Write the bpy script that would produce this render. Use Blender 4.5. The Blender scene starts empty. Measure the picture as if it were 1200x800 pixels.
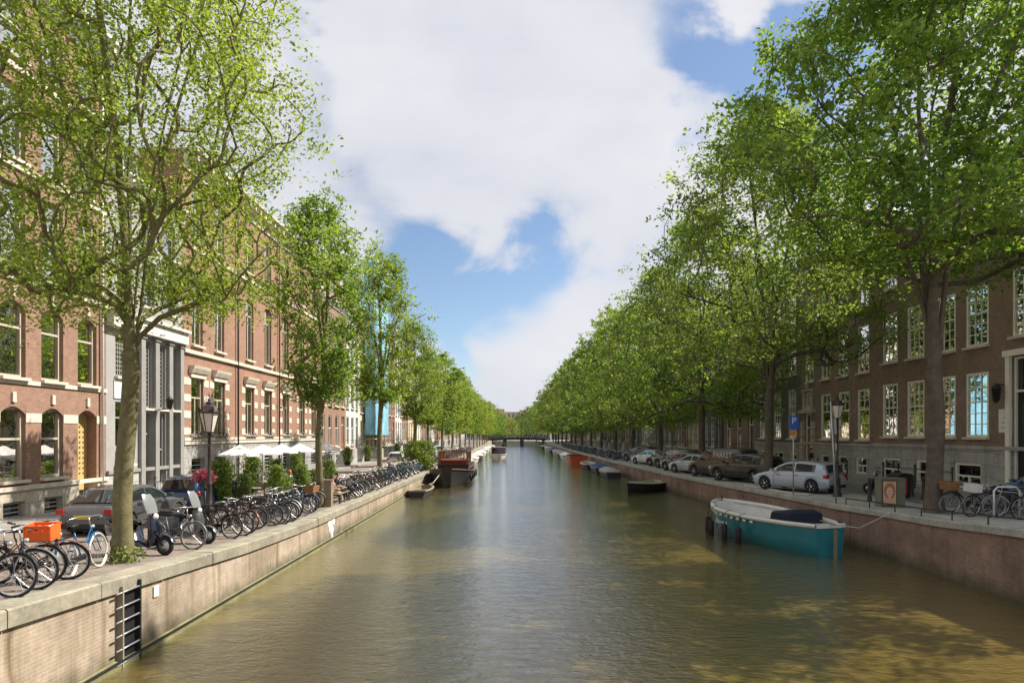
import bpy, bmesh, math, random
import numpy as np
from mathutils import Vector, Matrix
R = math.radians
PI = math.pi
random.seed(7)
scn = bpy.context.scene
col = scn.collection
EYE = 4.3          # eye height above the water; water is z = 0, camera looks along +Y
FPX = 733.0        # focal length in photo pixels (1200 wide)

# ---------------------------------------------------------------- camera
cam_data = bpy.data.cameras.new('camera')
cam = bpy.data.objects.new('camera', cam_data)
col.objects.link(cam)
cam.location = (0, 0, EYE)
cam.rotation_euler = (R(90), 0, 0)
cam_data.lens = 22.0
cam_data.sensor_width = 36.0
cam_data.shift_y = 0.09
cam_data.clip_start = 0.1
cam_data.clip_end = 4000
scn.camera = cam

# ---------------------------------------------------------------- sun + sky
SUN_EL, SUN_AZ = 47.0, 66.0       # azimuth measured from +Y towards +X
sun_data = bpy.data.lights.new('sun', 'SUN')
sun_data.energy = 4.2
sun_data.angle = R(0.53)
sun_data.color = (1.0, 0.94, 0.84)
sun = bpy.data.objects.new('sun', sun_data)
col.objects.link(sun)
sd = Vector((math.cos(R(SUN_EL))*math.sin(R(SUN_AZ)), math.cos(R(SUN_EL))*math.cos(R(SUN_AZ)), math.sin(R(SUN_EL))))
sun.rotation_euler = (-sd).to_track_quat('-Z', 'Y').to_euler()

world = bpy.data.worlds.new('World')
scn.world = world
world.use_nodes = True
wn = world.node_tree; wn.nodes.clear()
def WN(t, **kw):
    n = wn.nodes.new(t)
    for k, v in kw.items(): setattr(n, k, v)
    return n
def wmath(op, a, b=None, c=None, clamp=False):
    n = WN('ShaderNodeMath', operation=op); n.use_clamp = clamp
    for i, v in enumerate((a, b, c)):
        if v is None: continue
        if isinstance(v, (int, float)): n.inputs[i].default_value = v
        else: wn.links.new(v, n.inputs[i])
    return n.outputs[0]
w_out = WN('ShaderNodeOutputWorld')
w_sky = WN('ShaderNodeTexSky', sky_type='NISHITA')
w_sky.sun_disc = False
w_sky.sun_elevation = R(SUN_EL); w_sky.sun_rotation = R(SUN_AZ)
w_sky.air_density = 1.0; w_sky.dust_density = 0.3; w_sky.ozone_density = 2.5
w_bg = WN('ShaderNodeBackground'); w_bg.inputs[1].default_value = 0.07
wn.links.new(w_sky.outputs[0], w_bg.inputs[0])
w_tc = WN('ShaderNodeTexCoord')
w_sep = WN('ShaderNodeSeparateXYZ'); wn.links.new(w_tc.outputs['Generated'], w_sep.inputs[0])
X_, Y_, Z_ = w_sep.outputs
yy = wmath('MAXIMUM', Y_, 0.12)
U_ = wmath('DIVIDE', X_, yy); V_ = wmath('DIVIDE', Z_, yy)
cmb = WN('ShaderNodeCombineXYZ'); wn.links.new(U_, cmb.inputs[0]); wn.links.new(V_, cmb.inputs[1])
def wnoise(scale, detail, rough, off=(0, 0, 0), dist=0.0, sc=(1, 1, 1)):
    mp = WN('ShaderNodeMapping'); mp.inputs['Location'].default_value = off; mp.inputs['Scale'].default_value = sc
    wn.links.new(cmb.outputs[0], mp.inputs[0])
    n = WN('ShaderNodeTexNoise'); n.inputs['Scale'].default_value = scale; n.inputs['Detail'].default_value = detail
    n.inputs['Roughness'].default_value = rough; n.inputs['Distortion'].default_value = dist
    wn.links.new(mp.outputs[0], n.inputs['Vector'])
    return n.outputs[0]
n1 = wnoise(4.2, 7, 0.52, (3.1, 1.2, 0), 0.25, (1, 1.4, 1))
n2 = wnoise(1.9, 4, 0.5, (7.3, 2.2, 0), 0.3, (1, 1.4, 1))
warp = wmath('MULTIPLY', wmath('SUBTRACT', n1, 0.5), 0.45)
def gap(cu, cv, ru, rv, amt, tilt=0.0):
    du = wmath('SUBTRACT', wmath('ADD', U_, warp), cu); dv = wmath('SUBTRACT', wmath('ADD', V_, warp), cv)
    du = wmath('ADD', du, wmath('MULTIPLY', dv, tilt))
    a = wmath('POWER', wmath('ABSOLUTE', wmath('DIVIDE', du, ru)), 2.0); b = wmath('POWER', wmath('ABSOLUTE', wmath('DIVIDE', dv, rv)), 2.0)
    e = wmath('EXPONENT', wmath('MULTIPLY', wmath('ADD', a, b), -1.0))
    return wmath('MULTIPLY', e, amt)
dens = wmath('ADD', wmath('MULTIPLY', n1, 0.9), wmath('MULTIPLY', n2, 0.7))
for g in (gap(-0.095, 0.235, 0.15, 0.085, 1.15, -0.2), gap(-0.15, 0.10, 0.05, 0.11, 0.5), gap(0.40, 0.58, 0.14, 0.14, 1.15, 0.5),
          gap(-0.34, 0.60, 0.05, 0.2, 0.28), gap(0.22, 0.22, 0.03, 0.10, 0.3)):
    dens = wmath('SUBTRACT', dens, g)
mr = WN('ShaderNodeMapRange'); mr.inputs[1].default_value = 0.22; mr.inputs[2].default_value = 0.72
mr.interpolation_type = 'SMOOTHSTEP'
wn.links.new(dens, mr.inputs[0])
cr = WN('ShaderNodeValToRGB')
cr.color_ramp.elements[0].position = 0.32; cr.color_ramp.elements[0].color = (0.66, 0.69, 0.77, 1)
cr.color_ramp.elements[1].position = 0.66; cr.color_ramp.elements[1].color = (0.88, 0.88, 0.92, 1)
wn.links.new(wmath('ADD', wmath('MULTIPLY', n2, 0.5), wmath('MULTIPLY', n1, 0.5)), cr.inputs[0])
w_cl = WN('ShaderNodeBackground'); w_cl.inputs[1].default_value = 0.49
wn.links.new(cr.outputs[0], w_cl.inputs[0])
w_mx = WN('ShaderNodeMixShader')
cfac = wmath('MULTIPLY', mr.outputs[0], 0.95)
cfac = wmath('ADD', cfac, 0.04)
wn.links.new(cfac, w_mx.inputs[0]); wn.links.new(w_bg.outputs[0], w_mx.inputs[1]); wn.links.new(w_cl.outputs[0], w_mx.inputs[2])
wn.links.new(w_mx.outputs[0], w_out.inputs[0])

scn.view_settings.view_transform = 'Standard'
scn.view_settings.look = 'None'
scn.view_settings.exposure = 1.02
scn.view_settings.gamma = 1.0
scn.render.engine = 'CYCLES'
scn.cycles.use_denoising = True
scn.cycles.max_bounces = 7
scn.cycles.diffuse_bounces = 5
scn.cycles.glossy_bounces = 3
scn.cycles.transmission_bounces = 3
scn.cycles.transparent_max_bounces = 6
scn.cycles.caustics_reflective = False
scn.cycles.caustics_refractive = False
scn.cycles.sample_clamp_indirect = 4.0

# ---------------------------------------------------------------- material helpers
MATS = {}
class NT:
    def __init__(s, name):
        s.m = bpy.data.materials.new(name); s.m.use_nodes = True
        s.t = s.m.node_tree; s.t.nodes.clear()
        s.out = s.n('ShaderNodeOutputMaterial')
    def n(s, t, **kw):
        n = s.t.nodes.new(t)
        for k, v in kw.items(): setattr(n, k, v)
        return n
    def set(s, sock, v):
        if hasattr(v, 'is_output') or isinstance(v, bpy.types.NodeSocket): s.t.links.new(v, sock)
        elif isinstance(v, (tuple, list)) and len(v) == 3 and sock.type == 'RGBA': sock.default_value = (*v, 1)
        else: sock.default_value = v
    def math(s, op, a, b=0.0, clamp=False):
        n = s.n('ShaderNodeMath', operation=op); n.use_clamp = clamp
        s.set(n.inputs[0], a); s.set(n.inputs[1], b); return n.outputs[0]
    def coords(s, scale=(1, 1, 1), kind='Object', loc=(0, 0, 0)):
        tc = s.n('ShaderNodeTexCoord'); mp = s.n('ShaderNodeMapping')
        s.t.links.new(tc.outputs[kind], mp.inputs[0]); mp.inputs['Scale'].default_value = scale; mp.inputs['Location'].default_value = loc
        return mp.outputs[0]
    def noise(s, vec, scale, detail=3, rough=0.5, dist=0):
        n = s.n('ShaderNodeTexNoise'); s.set(n.inputs['Vector'], vec)
        n.inputs['Scale'].default_value = scale; n.inputs['Detail'].default_value = detail
        n.inputs['Roughness'].default_value = rough; n.inputs['Distortion'].default_value = dist
        return n.outputs[0]
    def ramp(s, fac, p0, c0, p1, c1):
        r = s.n('ShaderNodeValToRGB'); s.set(r.inputs[0], fac)
        r.color_ramp.elements[0].position = p0; r.color_ramp.elements[0].color = (*c0, 1)
        r.color_ramp.elements[1].position = p1; r.color_ramp.elements[1].color = (*c1, 1)
        return r.outputs[0]
    def mix(s, fac, a, b, mode='MIX'):
        n = s.n('ShaderNodeMix', data_type='RGBA', blend_type=mode)
        s.set(n.inputs[0], fac); s.set(n.inputs[6], a); s.set(n.inputs[7], b); return n.outputs[2]
    def bump(s, h, strength=0.3, dist=0.02):
        n = s.n('ShaderNodeBump'); n.inputs['Strength'].default_value = strength; n.inputs['Distance'].default_value = dist
        s.set(n.inputs['Height'], h); return n.outputs[0]
    def bsdf(s, base, rough=0.7, metal=0.0, normal=None, spec=0.5, **kw):
        b = s.n('ShaderNodeBsdfPrincipled')
        s.set(b.inputs['Base Color'], base); s.set(b.inputs['Roughness'], rough); s.set(b.inputs['Metallic'], metal)
        b.inputs['Specular IOR Level'].default_value = spec
        if normal is not None: s.set(b.inputs['Normal'], normal)
        for k, v in kw.items(): s.set(b.inputs[k.replace('_', ' ')], v)
        s.t.links.new(b.outputs[0], s.out.inputs[0]); return b
def dk(c, f): return tuple(min(1, x*f) for x in c)
def mat(name, c, rough=0.7, metal=0.0, var=0.22, vs=2.5, bump=0.0, bs=30, spec=0.4, coat=0.0):
    """weathered plain surface: base colour broken up by two scales of noise"""
    if name in MATS: return MATS[name]
    t = NT(name); v = t.coords()
    f = t.math('ADD', t.math('MULTIPLY', t.noise(v, vs, 4, 0.6), 0.65), t.math('MULTIPLY', t.noise(v, vs*9, 3, 0.6), 0.35))
    base = t.ramp(f, 0.32, dk(c, 1-var), 0.68, dk(c, 1+var))
    nm = t.bump(t.noise(v, bs, 3, 0.6), bump, 0.01) if bump else None
    b = t.bsdf(base, rough, metal, nm, spec)
    if coat: b.inputs['Coat Weight'].default_value = coat; b.inputs['Coat Roughness'].default_value = 0.05
    MATS[name] = t.m; return t.m
def brick(name, c1, c2, mortar, streak=0.35, stain=(0.05, 0.045, 0.035), bw=0.22, rh=0.066, axis='y', msize=0.009, green=False, grime=0.3, joints=0.0):
    t = NT(name); tc = t.n('ShaderNodeTexCoord'); sp = t.n('ShaderNodeSeparateXYZ'); t.t.links.new(tc.outputs['Object'], sp.inputs[0])
    cb = t.n('ShaderNodeCombineXYZ'); t.set(cb.inputs[0], t.math('ADD', sp.outputs[0], sp.outputs[1])); t.set(cb.inputs[1], sp.outputs[2])
    bt = t.n('ShaderNodeTexBrick'); t.set(bt.inputs['Vector'], cb.outputs[0]); t.set(bt.inputs['Color1'], c1); t.set(bt.inputs['Color2'], c2); t.set(bt.inputs['Mortar'], mortar)
    bt.inputs['Scale'].default_value = 1.0; bt.inputs['Mortar Size'].default_value = msize; bt.inputs['Brick Width'].default_value = bw; bt.inputs['Row Height'].default_value = rh
    bt.inputs['Bias'].default_value = 0.0
    v = tc.outputs['Object']
    big = t.noise(v, 0.55, 5, 0.62)
    c = t.mix(t.math('MULTIPLY', t.math('SUBTRACT', 1.0, t.ramp(big, 0.35, (0, 0, 0), 0.65, (1, 1, 1))), grime), bt.outputs[0], stain)
    med = t.noise(v, 4.0, 4, 0.7)
    c = t.mix(0.55, c, t.ramp(med, 0.3, (0.55, 0.55, 0.55), 0.7, (1.0, 1.0, 1.0)), 'MULTIPLY')
    mp = t.n('ShaderNodeMapping'); mp.inputs['Scale'].default_value = (2.2, 2.2, 0.12); t.t.links.new(v, mp.inputs[0])
    st = t.noise(mp.outputs[0], 1.6, 4, 0.65)
    c = t.mix(t.math('MULTIPLY', t.ramp(st, 0.52, (0, 0, 0), 0.72, (1, 1, 1)), streak), c, stain)
    if joints:
        # rust and damp running down below each joint between coping stones (one joint every 2.05 m)
        w = t.math('ABSOLUTE', t.math('SUBTRACT', t.math('FRACT', t.math('DIVIDE', t.math('ADD', sp.outputs[1], t.math('MULTIPLY', t.noise(v, 1.3, 2), 0.25)), 2.05)), 0.5))
        jm = t.ramp(w, 0.0, (1, 1, 1), 0.06, (0, 0, 0))
        c = t.mix(t.math('MULTIPLY', t.math('MULTIPLY', jm, t.ramp(st, 0.35, (0.2, 0.2, 0.2), 0.6, (1, 1, 1))), joints), c, (0.13, 0.085, 0.04))
    if green:
        zf = t.n('ShaderNodeMapRange'); zf.inputs[1].default_value = 0.50; zf.inputs[2].default_value = 0.05
        t.set(zf.inputs[0], t.math('ADD', sp.outputs[2], t.math('MULTIPLY', t.math('SUBTRACT', t.noise(v, 2.5, 3), 0.5), 0.5)))
        c = t.mix(t.math('MULTIPLY', zf.outputs[0], 0.75), c, (0.055, 0.06, 0.025))
    t.bsdf(c, 0.85, 0, t.bump(t.math('ADD', bt.outputs[1], t.math('MULTIPLY', med, -0.6)), 0.4, -0.012), 0.25)
    MATS[name] = t.m; return t.m
def leafmat(name, ca, cb, trans=0.5, vs=0.5):
    t = NT(name); v = t.coords()
    g = t.n('ShaderNodeNewGeometry')
    f = t.math('ADD', t.math('MULTIPLY', t.noise(v, vs, 3, 0.6), 0.6), t.math('MULTIPLY', g.outputs['Random Per Island'], 0.4))
    c = t.ramp(f, 0.3, ca, 0.72, cb)
    oi = t.n('ShaderNodeObjectInfo')       # every tree its own tone
    c = t.mix(1.0, c, t.ramp(oi.outputs['Random'], 0.0, (0.80, 0.88, 0.95), 1.0, (1.14, 1.04, 1.10)), 'MULTIPLY')
    d = t.n('ShaderNodeBsdfPrincipled'); t.set(d.inputs['Base Color'], c); d.inputs['Roughness'].default_value = 0.55; d.inputs['Specular IOR Level'].default_value = 0.3
    tr = t.n('ShaderNodeBsdfTranslucent'); t.set(tr.inputs[0], t.mix(1.0, c, (1.5, 1.45, 0.6), 'MULTIPLY'))
    mx = t.n('ShaderNodeMixShader'); mx.inputs[0].default_value = trans
    t.t.links.new(d.outputs[0], mx.inputs[1]); t.t.links.new(tr.outputs[0], mx.inputs[2]); t.t.links.new(mx.outputs[0], t.out.inputs[0])
    MATS[name] = t.m; return t.m
def glass_clear(name, tint=(0.55, 0.6, 0.58)):
    t = NT(name); fr = t.n('ShaderNodeFresnel'); fr.inputs[0].default_value = 1.45
    v = t.coords((1, 1, 1)); nm = t.bump(t.noise(v, 1.1, 2), 0.12, 0.05)
    tr = t.n('ShaderNodeBsdfTransparent'); t.set(tr.inputs[0], tint)
    gl = t.n('ShaderNodeBsdfGlossy'); gl.inputs['Roughness'].default_value = 0.01; t.set(gl.inputs['Normal'], nm)
    mx = t.n('ShaderNodeMixShader'); t.t.links.new(t.math('MULTIPLY', fr.outputs[0], 1.0, True), mx.inputs[0])
    t.t.links.new(tr.outputs[0], mx.inputs[1]); t.t.links.new(gl.outputs[0], mx.inputs[2]); t.t.links.new(mx.outputs[0], t.out.inputs[0])
    MATS[name] = t.m; return t.m
def glass_dark(name, c=(0.02, 0.025, 0.024)):
    t = NT(name); v = t.coords((1, 1, 1)); nm = t.bump(t.noise(v, 0.9, 2), 0.1, 0.05)
    t.bsdf(c, 0.03, 0, nm, 0.9); MATS[name] = t.m; return t.m

# masonry
brick('brick_rose', (0.40, 0.215, 0.145), (0.31, 0.16, 0.11), (0.36, 0.28, 0.22), 0.15, grime=0.15)
brick('brick_orange', (0.43, 0.225, 0.15), (0.36, 0.185, 0.12), (0.38, 0.28, 0.22), 0.15, grime=0.18)
brick('brick_brown', (0.36, 0.245, 0.19), (0.29, 0.195, 0.15), (0.34, 0.29, 0.24), 0.2)
brick('brick_dark', (0.25, 0.21, 0.195), (0.21, 0.175, 0.165), (0.2, 0.18, 0.17), 0.2)
brick('brick_umber', (0.27, 0.17, 0.125), (0.21, 0.13, 0.095), (0.25, 0.21, 0.17), 0.2)
brick('brick_red', (0.30, 0.13, 0.085), (0.23, 0.10, 0.07), (0.28, 0.2, 0.16), 0.2)
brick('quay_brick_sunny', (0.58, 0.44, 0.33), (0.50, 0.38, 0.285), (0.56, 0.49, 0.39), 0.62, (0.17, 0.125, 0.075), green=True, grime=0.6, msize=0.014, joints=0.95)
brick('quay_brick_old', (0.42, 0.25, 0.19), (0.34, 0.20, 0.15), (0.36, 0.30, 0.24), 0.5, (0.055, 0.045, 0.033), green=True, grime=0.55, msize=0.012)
brick('stone_grey', (0.50, 0.485, 0.455), (0.46, 0.445, 0.42), (0.20, 0.195, 0.185), 0.35, (0.12, 0.115, 0.1), bw=1.1, rh=0.55, msize=0.012)
brick('stone_cream', (0.60, 0.54, 0.44), (0.56, 0.50, 0.41), (0.33, 0.29, 0.23), 0.25, (0.25, 0.22, 0.17), bw=0.9, rh=0.42, msize=0.012, grime=0.15)
brick('clinker', (0.30, 0.235, 0.19), (0.24, 0.185, 0.155), (0.19, 0.165, 0.13), 0.0, (0.16, 0.13, 0.10), bw=0.21, rh=0.07, msize=0.008, grime=0.4)
mat('stone_trim', (0.60, 0.54, 0.45), 0.8, var=0.18, bump=0.2)
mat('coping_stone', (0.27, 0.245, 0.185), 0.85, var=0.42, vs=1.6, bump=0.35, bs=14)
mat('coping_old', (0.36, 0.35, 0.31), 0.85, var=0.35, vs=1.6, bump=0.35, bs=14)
mat('render_white', (0.62, 0.60, 0.55), 0.8, var=0.12, vs=0.7)
mat('render_cream', (0.55, 0.46, 0.32), 0.8, var=0.14, vs=0.7)
mat('render_grey', (0.33, 0.32, 0.31), 0.8, var=0.15, vs=0.7)
mat('render_slate', (0.10, 0.105, 0.11), 0.7, var=0.15, vs=0.7)
mat('frame_cream', (0.82, 0.79, 0.68), 0.45, var=0.08)
mat('frame_white', (0.74, 0.73, 0.69), 0.4, var=0.06)
mat('frame_sand', (0.50, 0.45, 0.34), 0.5, var=0.1)
mat('roof_tile', (0.12, 0.065, 0.05), 0.75, var=0.3, bump=0.5, bs=8)
mat('roof_slate', (0.06, 0.062, 0.07), 0.6, var=0.3)
mat('curtain', (0.66, 0.65, 0.61), 0.9, var=0.12, vs=6)
mat('room_dark', (0.11, 0.095, 0.08), 0.9, var=0.4, vs=0.6)
mat('door_green', (0.012, 0.03, 0.022), 0.3, var=0.1)
mat('door_black', (0.012, 0.013, 0.015), 0.3, var=0.1)
mat('door_oak', (0.22, 0.085, 0.035), 0.4, var=0.25, vs=5)
mat('ochre', (0.52, 0.39, 0.16), 0.6, var=0.1)
mat('iron_black', (0.02, 0.02, 0.021), 0.45, var=0.2)
mat('iron_lamp', (0.045, 0.03, 0.027), 0.5, var=0.3, vs=6)
glass_clear('window_glass'); glass_dark('glass_far'); glass_dark('car_glass', (0.015, 0.02, 0.024))
mat('lamp_glass', (0.75, 0.66, 0.58), 0.25, var=0.08)
# vegetation
leafmat('leaf_elm_light', (0.105, 0.185, 0.025), (0.31, 0.40, 0.09), 0.5)
leafmat('leaf_elm_mid', (0.095, 0.165, 0.035), (0.34, 0.40, 0.12), 0.5)
leafmat('leaf_elm_deep', (0.075, 0.165, 0.03), (0.28, 0.39, 0.09), 0.5)
leafmat('leaf_bush', (0.07, 0.14, 0.02), (0.24, 0.32, 0.055), 0.3, 3)
leafmat('petal_plum', (0.16, 0.02, 0.05), (0.42, 0.10, 0.15), 0.2, 6)
mat('bark_moss', (0.155, 0.135, 0.062), 0.9, var=0.45, vs=4, bump=0.8, bs=22)
mat('bark', (0.115, 0.095, 0.072), 0.9, var=0.4, vs=4, bump=0.8, bs=22)

# ---------------------------------------------------------------- mesh helpers
def tag(o, label=None, cat=None, group=None, kind=None):
    if label: o['label'] = label
    if cat: o['category'] = cat
    if group: o['group'] = group
    if kind: o['kind'] = kind
    return o
def empty(name, loc=(0, 0, 0), rz=0.0, label=None, cat=None, group=None):
    o = bpy.data.objects.new(name, None); col.objects.link(o)
    o.location = loc; o.rotation_euler = (0, 0, rz); o.empty_display_size = 0.3
    return tag(o, label, cat, group)
def inst(src, name, parent=None, loc=(0, 0, 0), rot=(0, 0, 0), scale=None):
    """a new object that shares the mesh data of src (an object or a mesh)"""
    me = src.data if isinstance(src, bpy.types.Object) else src
    o = bpy.data.objects.new(name, me); col.objects.link(o)
    o.location = loc; o.rotation_euler = rot
    if scale: o.scale = scale
    if parent: o.parent = parent
    return o
def copy_tree(o, parent=None):
    c = o.copy(); col.objects.link(c); c.parent = parent
    for ch in list(o.children): copy_tree(ch, c)
    return c
class MB:
    """collects faces; build() links them as ONE mesh object"""
    def __init__(s): s.v = []; s.f = []; s.mi = []; s.cur = 0; s.sm = []; s.smooth = False
    def add(s, vs, fs, smooth=None):
        k = len(s.v); s.v.extend([tuple(p) for p in vs])
        for f in fs: s.f.append(tuple(i+k for i in f)); s.mi.append(s.cur); s.sm.append(s.smooth if smooth is None else smooth)
    def quad(s, a, b, c, d): s.add((a, b, c, d), ((0, 1, 2, 3),))
    def poly(s, pts): s.add(pts, (tuple(range(len(pts))),))
    def box(s, x0, x1, y0, y1, z0, z1):
        v = [(x0, y0, z0), (x1, y0, z0), (x1, y1, z0), (x0, y1, z0), (x0, y0, z1), (x1, y0, z1), (x1, y1, z1), (x0, y1, z1)]
        s.add(v, ((3, 2, 1, 0), (4, 5, 6, 7), (0, 1, 5, 4), (1, 2, 6, 5), (2, 3, 7, 6), (3, 0, 4, 7)))
    def boxc(s, c, size, M=None):
        h = [q/2 for q in size]; v = []
        for dz in (-1, 1):
            for dx, dy in ((-1, -1), (1, -1), (1, 1), (-1, 1)):
                p = Vector((dx*h[0], dy*h[1], dz*h[2]))
                if M is not None: p = M @ p
                v.append(tuple(p + Vector(c)))
        s.add(v, ((3, 2, 1, 0), (4, 5, 6, 7), (0, 1, 5, 4), (1, 2, 6, 5), (2, 3, 7, 6), (3, 0, 4, 7)))
    def bar(s, a, b, w, h=None):
        a = Vector(a); b = Vector(b); d = b-a
        M = d.to_track_quat('X', 'Z').to_matrix()
        s.boxc((a+b)/2, (d.length, w, h or w), M)
    def prism(s, pts, axis, a, b):
        """extrude a closed outline; pts in the two other axes (x: (y,z); y: (x,z); z: (x,y))"""
        def P(p, t):
            return (t, p[0], p[1]) if axis == 'x' else ((p[0], t, p[1]) if axis == 'y' else (p[0], p[1], t))
        n = len(pts); v = [P(p, a) for p in pts]+[P(p, b) for p in pts]
        s.add(v, [tuple(range(n))[::-1], tuple(range(n, 2*n))]+[(i, (i+1) % n, n+(i+1) % n, n+i) for i in range(n)])
    def tube(s, pts, r, n=6, closed=False, caps=True):
        pts = [Vector(p) for p in pts]; m = len(pts)
        rs = r if isinstance(r, (list, tuple)) else [r]*m
        k = len(s.v); up = None
        for i, p in enumerate(pts):
            if closed: d = pts[(i+1) % m]-pts[i-1]
            else: d = pts[min(i+1, m-1)]-pts[max(i-1, 0)]
            if d.length < 1e-9: d = Vector((0, 0, 1))
            d.normalize()
            if up is None:
                up = Vector((0, 0, 1)) if abs(d.z) < 0.9 else Vector((1, 0, 0))
            a = d.cross(up)
            if a.length < 1e-4: a = d.cross(Vector((0.3, 1, 0.1)))
            a.normalize(); b = a.cross(d); b.normalize(); up = b
            for j in range(n):
                t = 2*PI*j/n; s.v.append(tuple(p+a*math.cos(t)*rs[i]+b*math.sin(t)*rs[i]))
        fs = []
        for i in range(m if closed else m-1):
            for j in range(n):
                i2 = (i+1) % m; j2 = (j+1) % n
                fs.append((k+i*n+j, k+i*n+j2, k+i2*n+j2, k+i2*n+j))
        if not closed and caps: fs.append(tuple(k+j for j in range(n))[::-1]); fs.append(tuple(k+(m-1)*n+j for j in range(n)))
        for f in fs: s.f.append(f); s.mi.append(s.cur); s.sm.append(len(f) == 4 and n > 4)
    def lathe(s, prof, c=(0, 0, 0), n=12, axis='z', smooth=True):
        k = len(s.v); m = len(prof)
        for r, h in prof:
            for j in range(n):
                t = 2*PI*j/n; p = (r*math.cos(t), r*math.sin(t), h)
                if axis == 'x': p = (p[2], p[0], p[1])
                if axis == 'y': p = (p[0], p[2], p[1])
                s.v.append((p[0]+c[0], p[1]+c[1], p[2]+c[2]))
        for i in range(m-1):
            for j in range(n):
                j2 = (j+1) % n; s.f.append((k+i*n+j, k+i*n+j2, k+(i+1)*n+j2, k+(i+1)*n+j)); s.mi.append(s.cur); s.sm.append(smooth)
        for i in (0, m-1):
            if prof[i][0] > 1e-4: s.f.append(tuple(k+i*n+j for j in range(n))); s.mi.append(s.cur); s.sm.append(False)
    def grid(s, rows, closed=False, smooth=True):
        k = len(s.v); n = len(rows[0])
        for r in rows: s.v.extend([tuple(p) for p in r])
        for i in range(len(rows)-1):
            for j in range(n if closed else n-1):
                j2 = (j+1) % n; s.f.append((k+i*n+j, k+i*n+j2, k+(i+1)*n+j2, k+(i+1)*n+j)); s.mi.append(s.cur); s.sm.append(smooth)
    def build(s, name, m, parent=None, loc=None, rot=None):
        me = bpy.data.meshes.new(name); me.from_pydata(s.v, [], s.f)
        for q in (m if isinstance(m, (list, tuple)) else [m]): me.materials.append(MATS[q] if isinstance(q, str) else q)
        me.polygons.foreach_set('material_index', s.mi)
        me.polygons.foreach_set('use_smooth', s.sm)
        me.update()
        o = bpy.data.objects.new(name, me); col.objects.link(o)
        if parent: o.parent = parent
        if loc: o.location = loc
        if rot: o.rotation_euler = rot
        return o
def mesh_np(name, V, F, m, smooth=False):
    me = bpy.data.meshes.new(name); k = F.shape[1]
    me.vertices.add(len(V)); me.vertices.foreach_set('co', np.asarray(V, dtype=np.float32).ravel())
    me.loops.add(F.size); me.loops.foreach_set('vertex_index', F.astype(np.int32).ravel())
    me.polygons.add(len(F)); me.polygons.foreach_set('loop_start', np.arange(0, F.size, k, dtype=np.int32))
    me.polygons.foreach_set('use_smooth', np.full(len(F), smooth))
    me.materials.append(MATS[m]); me.update(calc_edges=True); me.validate()
    return me
def text_part(body, size, m, parent, loc, rot, name='lettering', depth=0.004, align='CENTER'):
    cu = bpy.data.curves.new(name, 'FONT'); cu.body = body; cu.size = size; cu.extrude = depth; cu.align_x = align; cu.align_y = 'CENTER'; cu.resolution_u = 3
    tmp = bpy.data.objects.new(name+'_t', cu); col.objects.link(tmp)
    dg = bpy.context.evaluated_depsgraph_get(); me = bpy.data.meshes.new_from_object(tmp.evaluated_get(dg))
    bpy.data.objects.remove(tmp); me.materials.clear(); me.materials.append(MATS[m])
    o = bpy.data.objects.new(name, me); col.objects.link(o); o.parent = parent; o.location = loc; o.rotation_euler = rot
    return o
def lerp_tab(tab, y):
    if y <= tab[0][0]: return tab[0][1]
    for (a, b), (c, d) in zip(tab, tab[1:]):
        if y <= c: return b+(d-b)*(y-a)/(c-a)
    return tab[-1][1]
ZL = [(-30, 2.5), (0, 2.15), (8.5, 1.81), (11.2, 1.67), (14.1, 1.50), (17, 1.33), (22, 1.17), (45, 1.07), (200, 1.0), (224, 1.9), (234, 1.9), (260, 1.1), (700, 1.1)]
ZR = [(-30, 2.9), (0, 2.6), (14.8, 1.97), (19, 1.70), (25, 1.50), (31, 1.48), (44, 1.38), (80, 1.2), (200, 1.1), (224, 1.9), (234, 1.9), (260, 1.1), (700, 1.1)]
XR = [(-30, 12.6), (14.75, 12.65), (22, 13.0), (28, 12.75), (36, 12.2), (46, 11.7), (70, 11.3), (110, 11.2), (224, 11.6), (700, 11.6)]
zl = lambda y: lerp_tab(ZL, y)
zr = lambda y: lerp_tab(ZR, y)
xr = lambda y: lerp_tab(XR, y)
XL = -7.27
XFL, XFR = -17.9, 21.0     # the two rows of house fronts
ORD = ['first', 'second', 'third', 'fourth', 'fifth', 'sixth', 'seventh', 'eighth', 'ninth', 'tenth', 'eleventh', 'twelfth', 'thirteenth', 'fourteenth', 'fifteenth', 'sixteenth',
       'seventeenth', 'eighteenth', 'nineteenth', 'twentieth', 'twenty-first', 'twenty-second', 'twenty-third', 'twenty-fourth', 'twenty-fifth', 'twenty-sixth', 'twenty-seventh', 'twenty-eighth', 'twenty-ninth', 'thirtieth', 'thirty-first', 'thirty-second', 'thirty-third', 'thirty-fourth', 'thirty-fifth']

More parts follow.
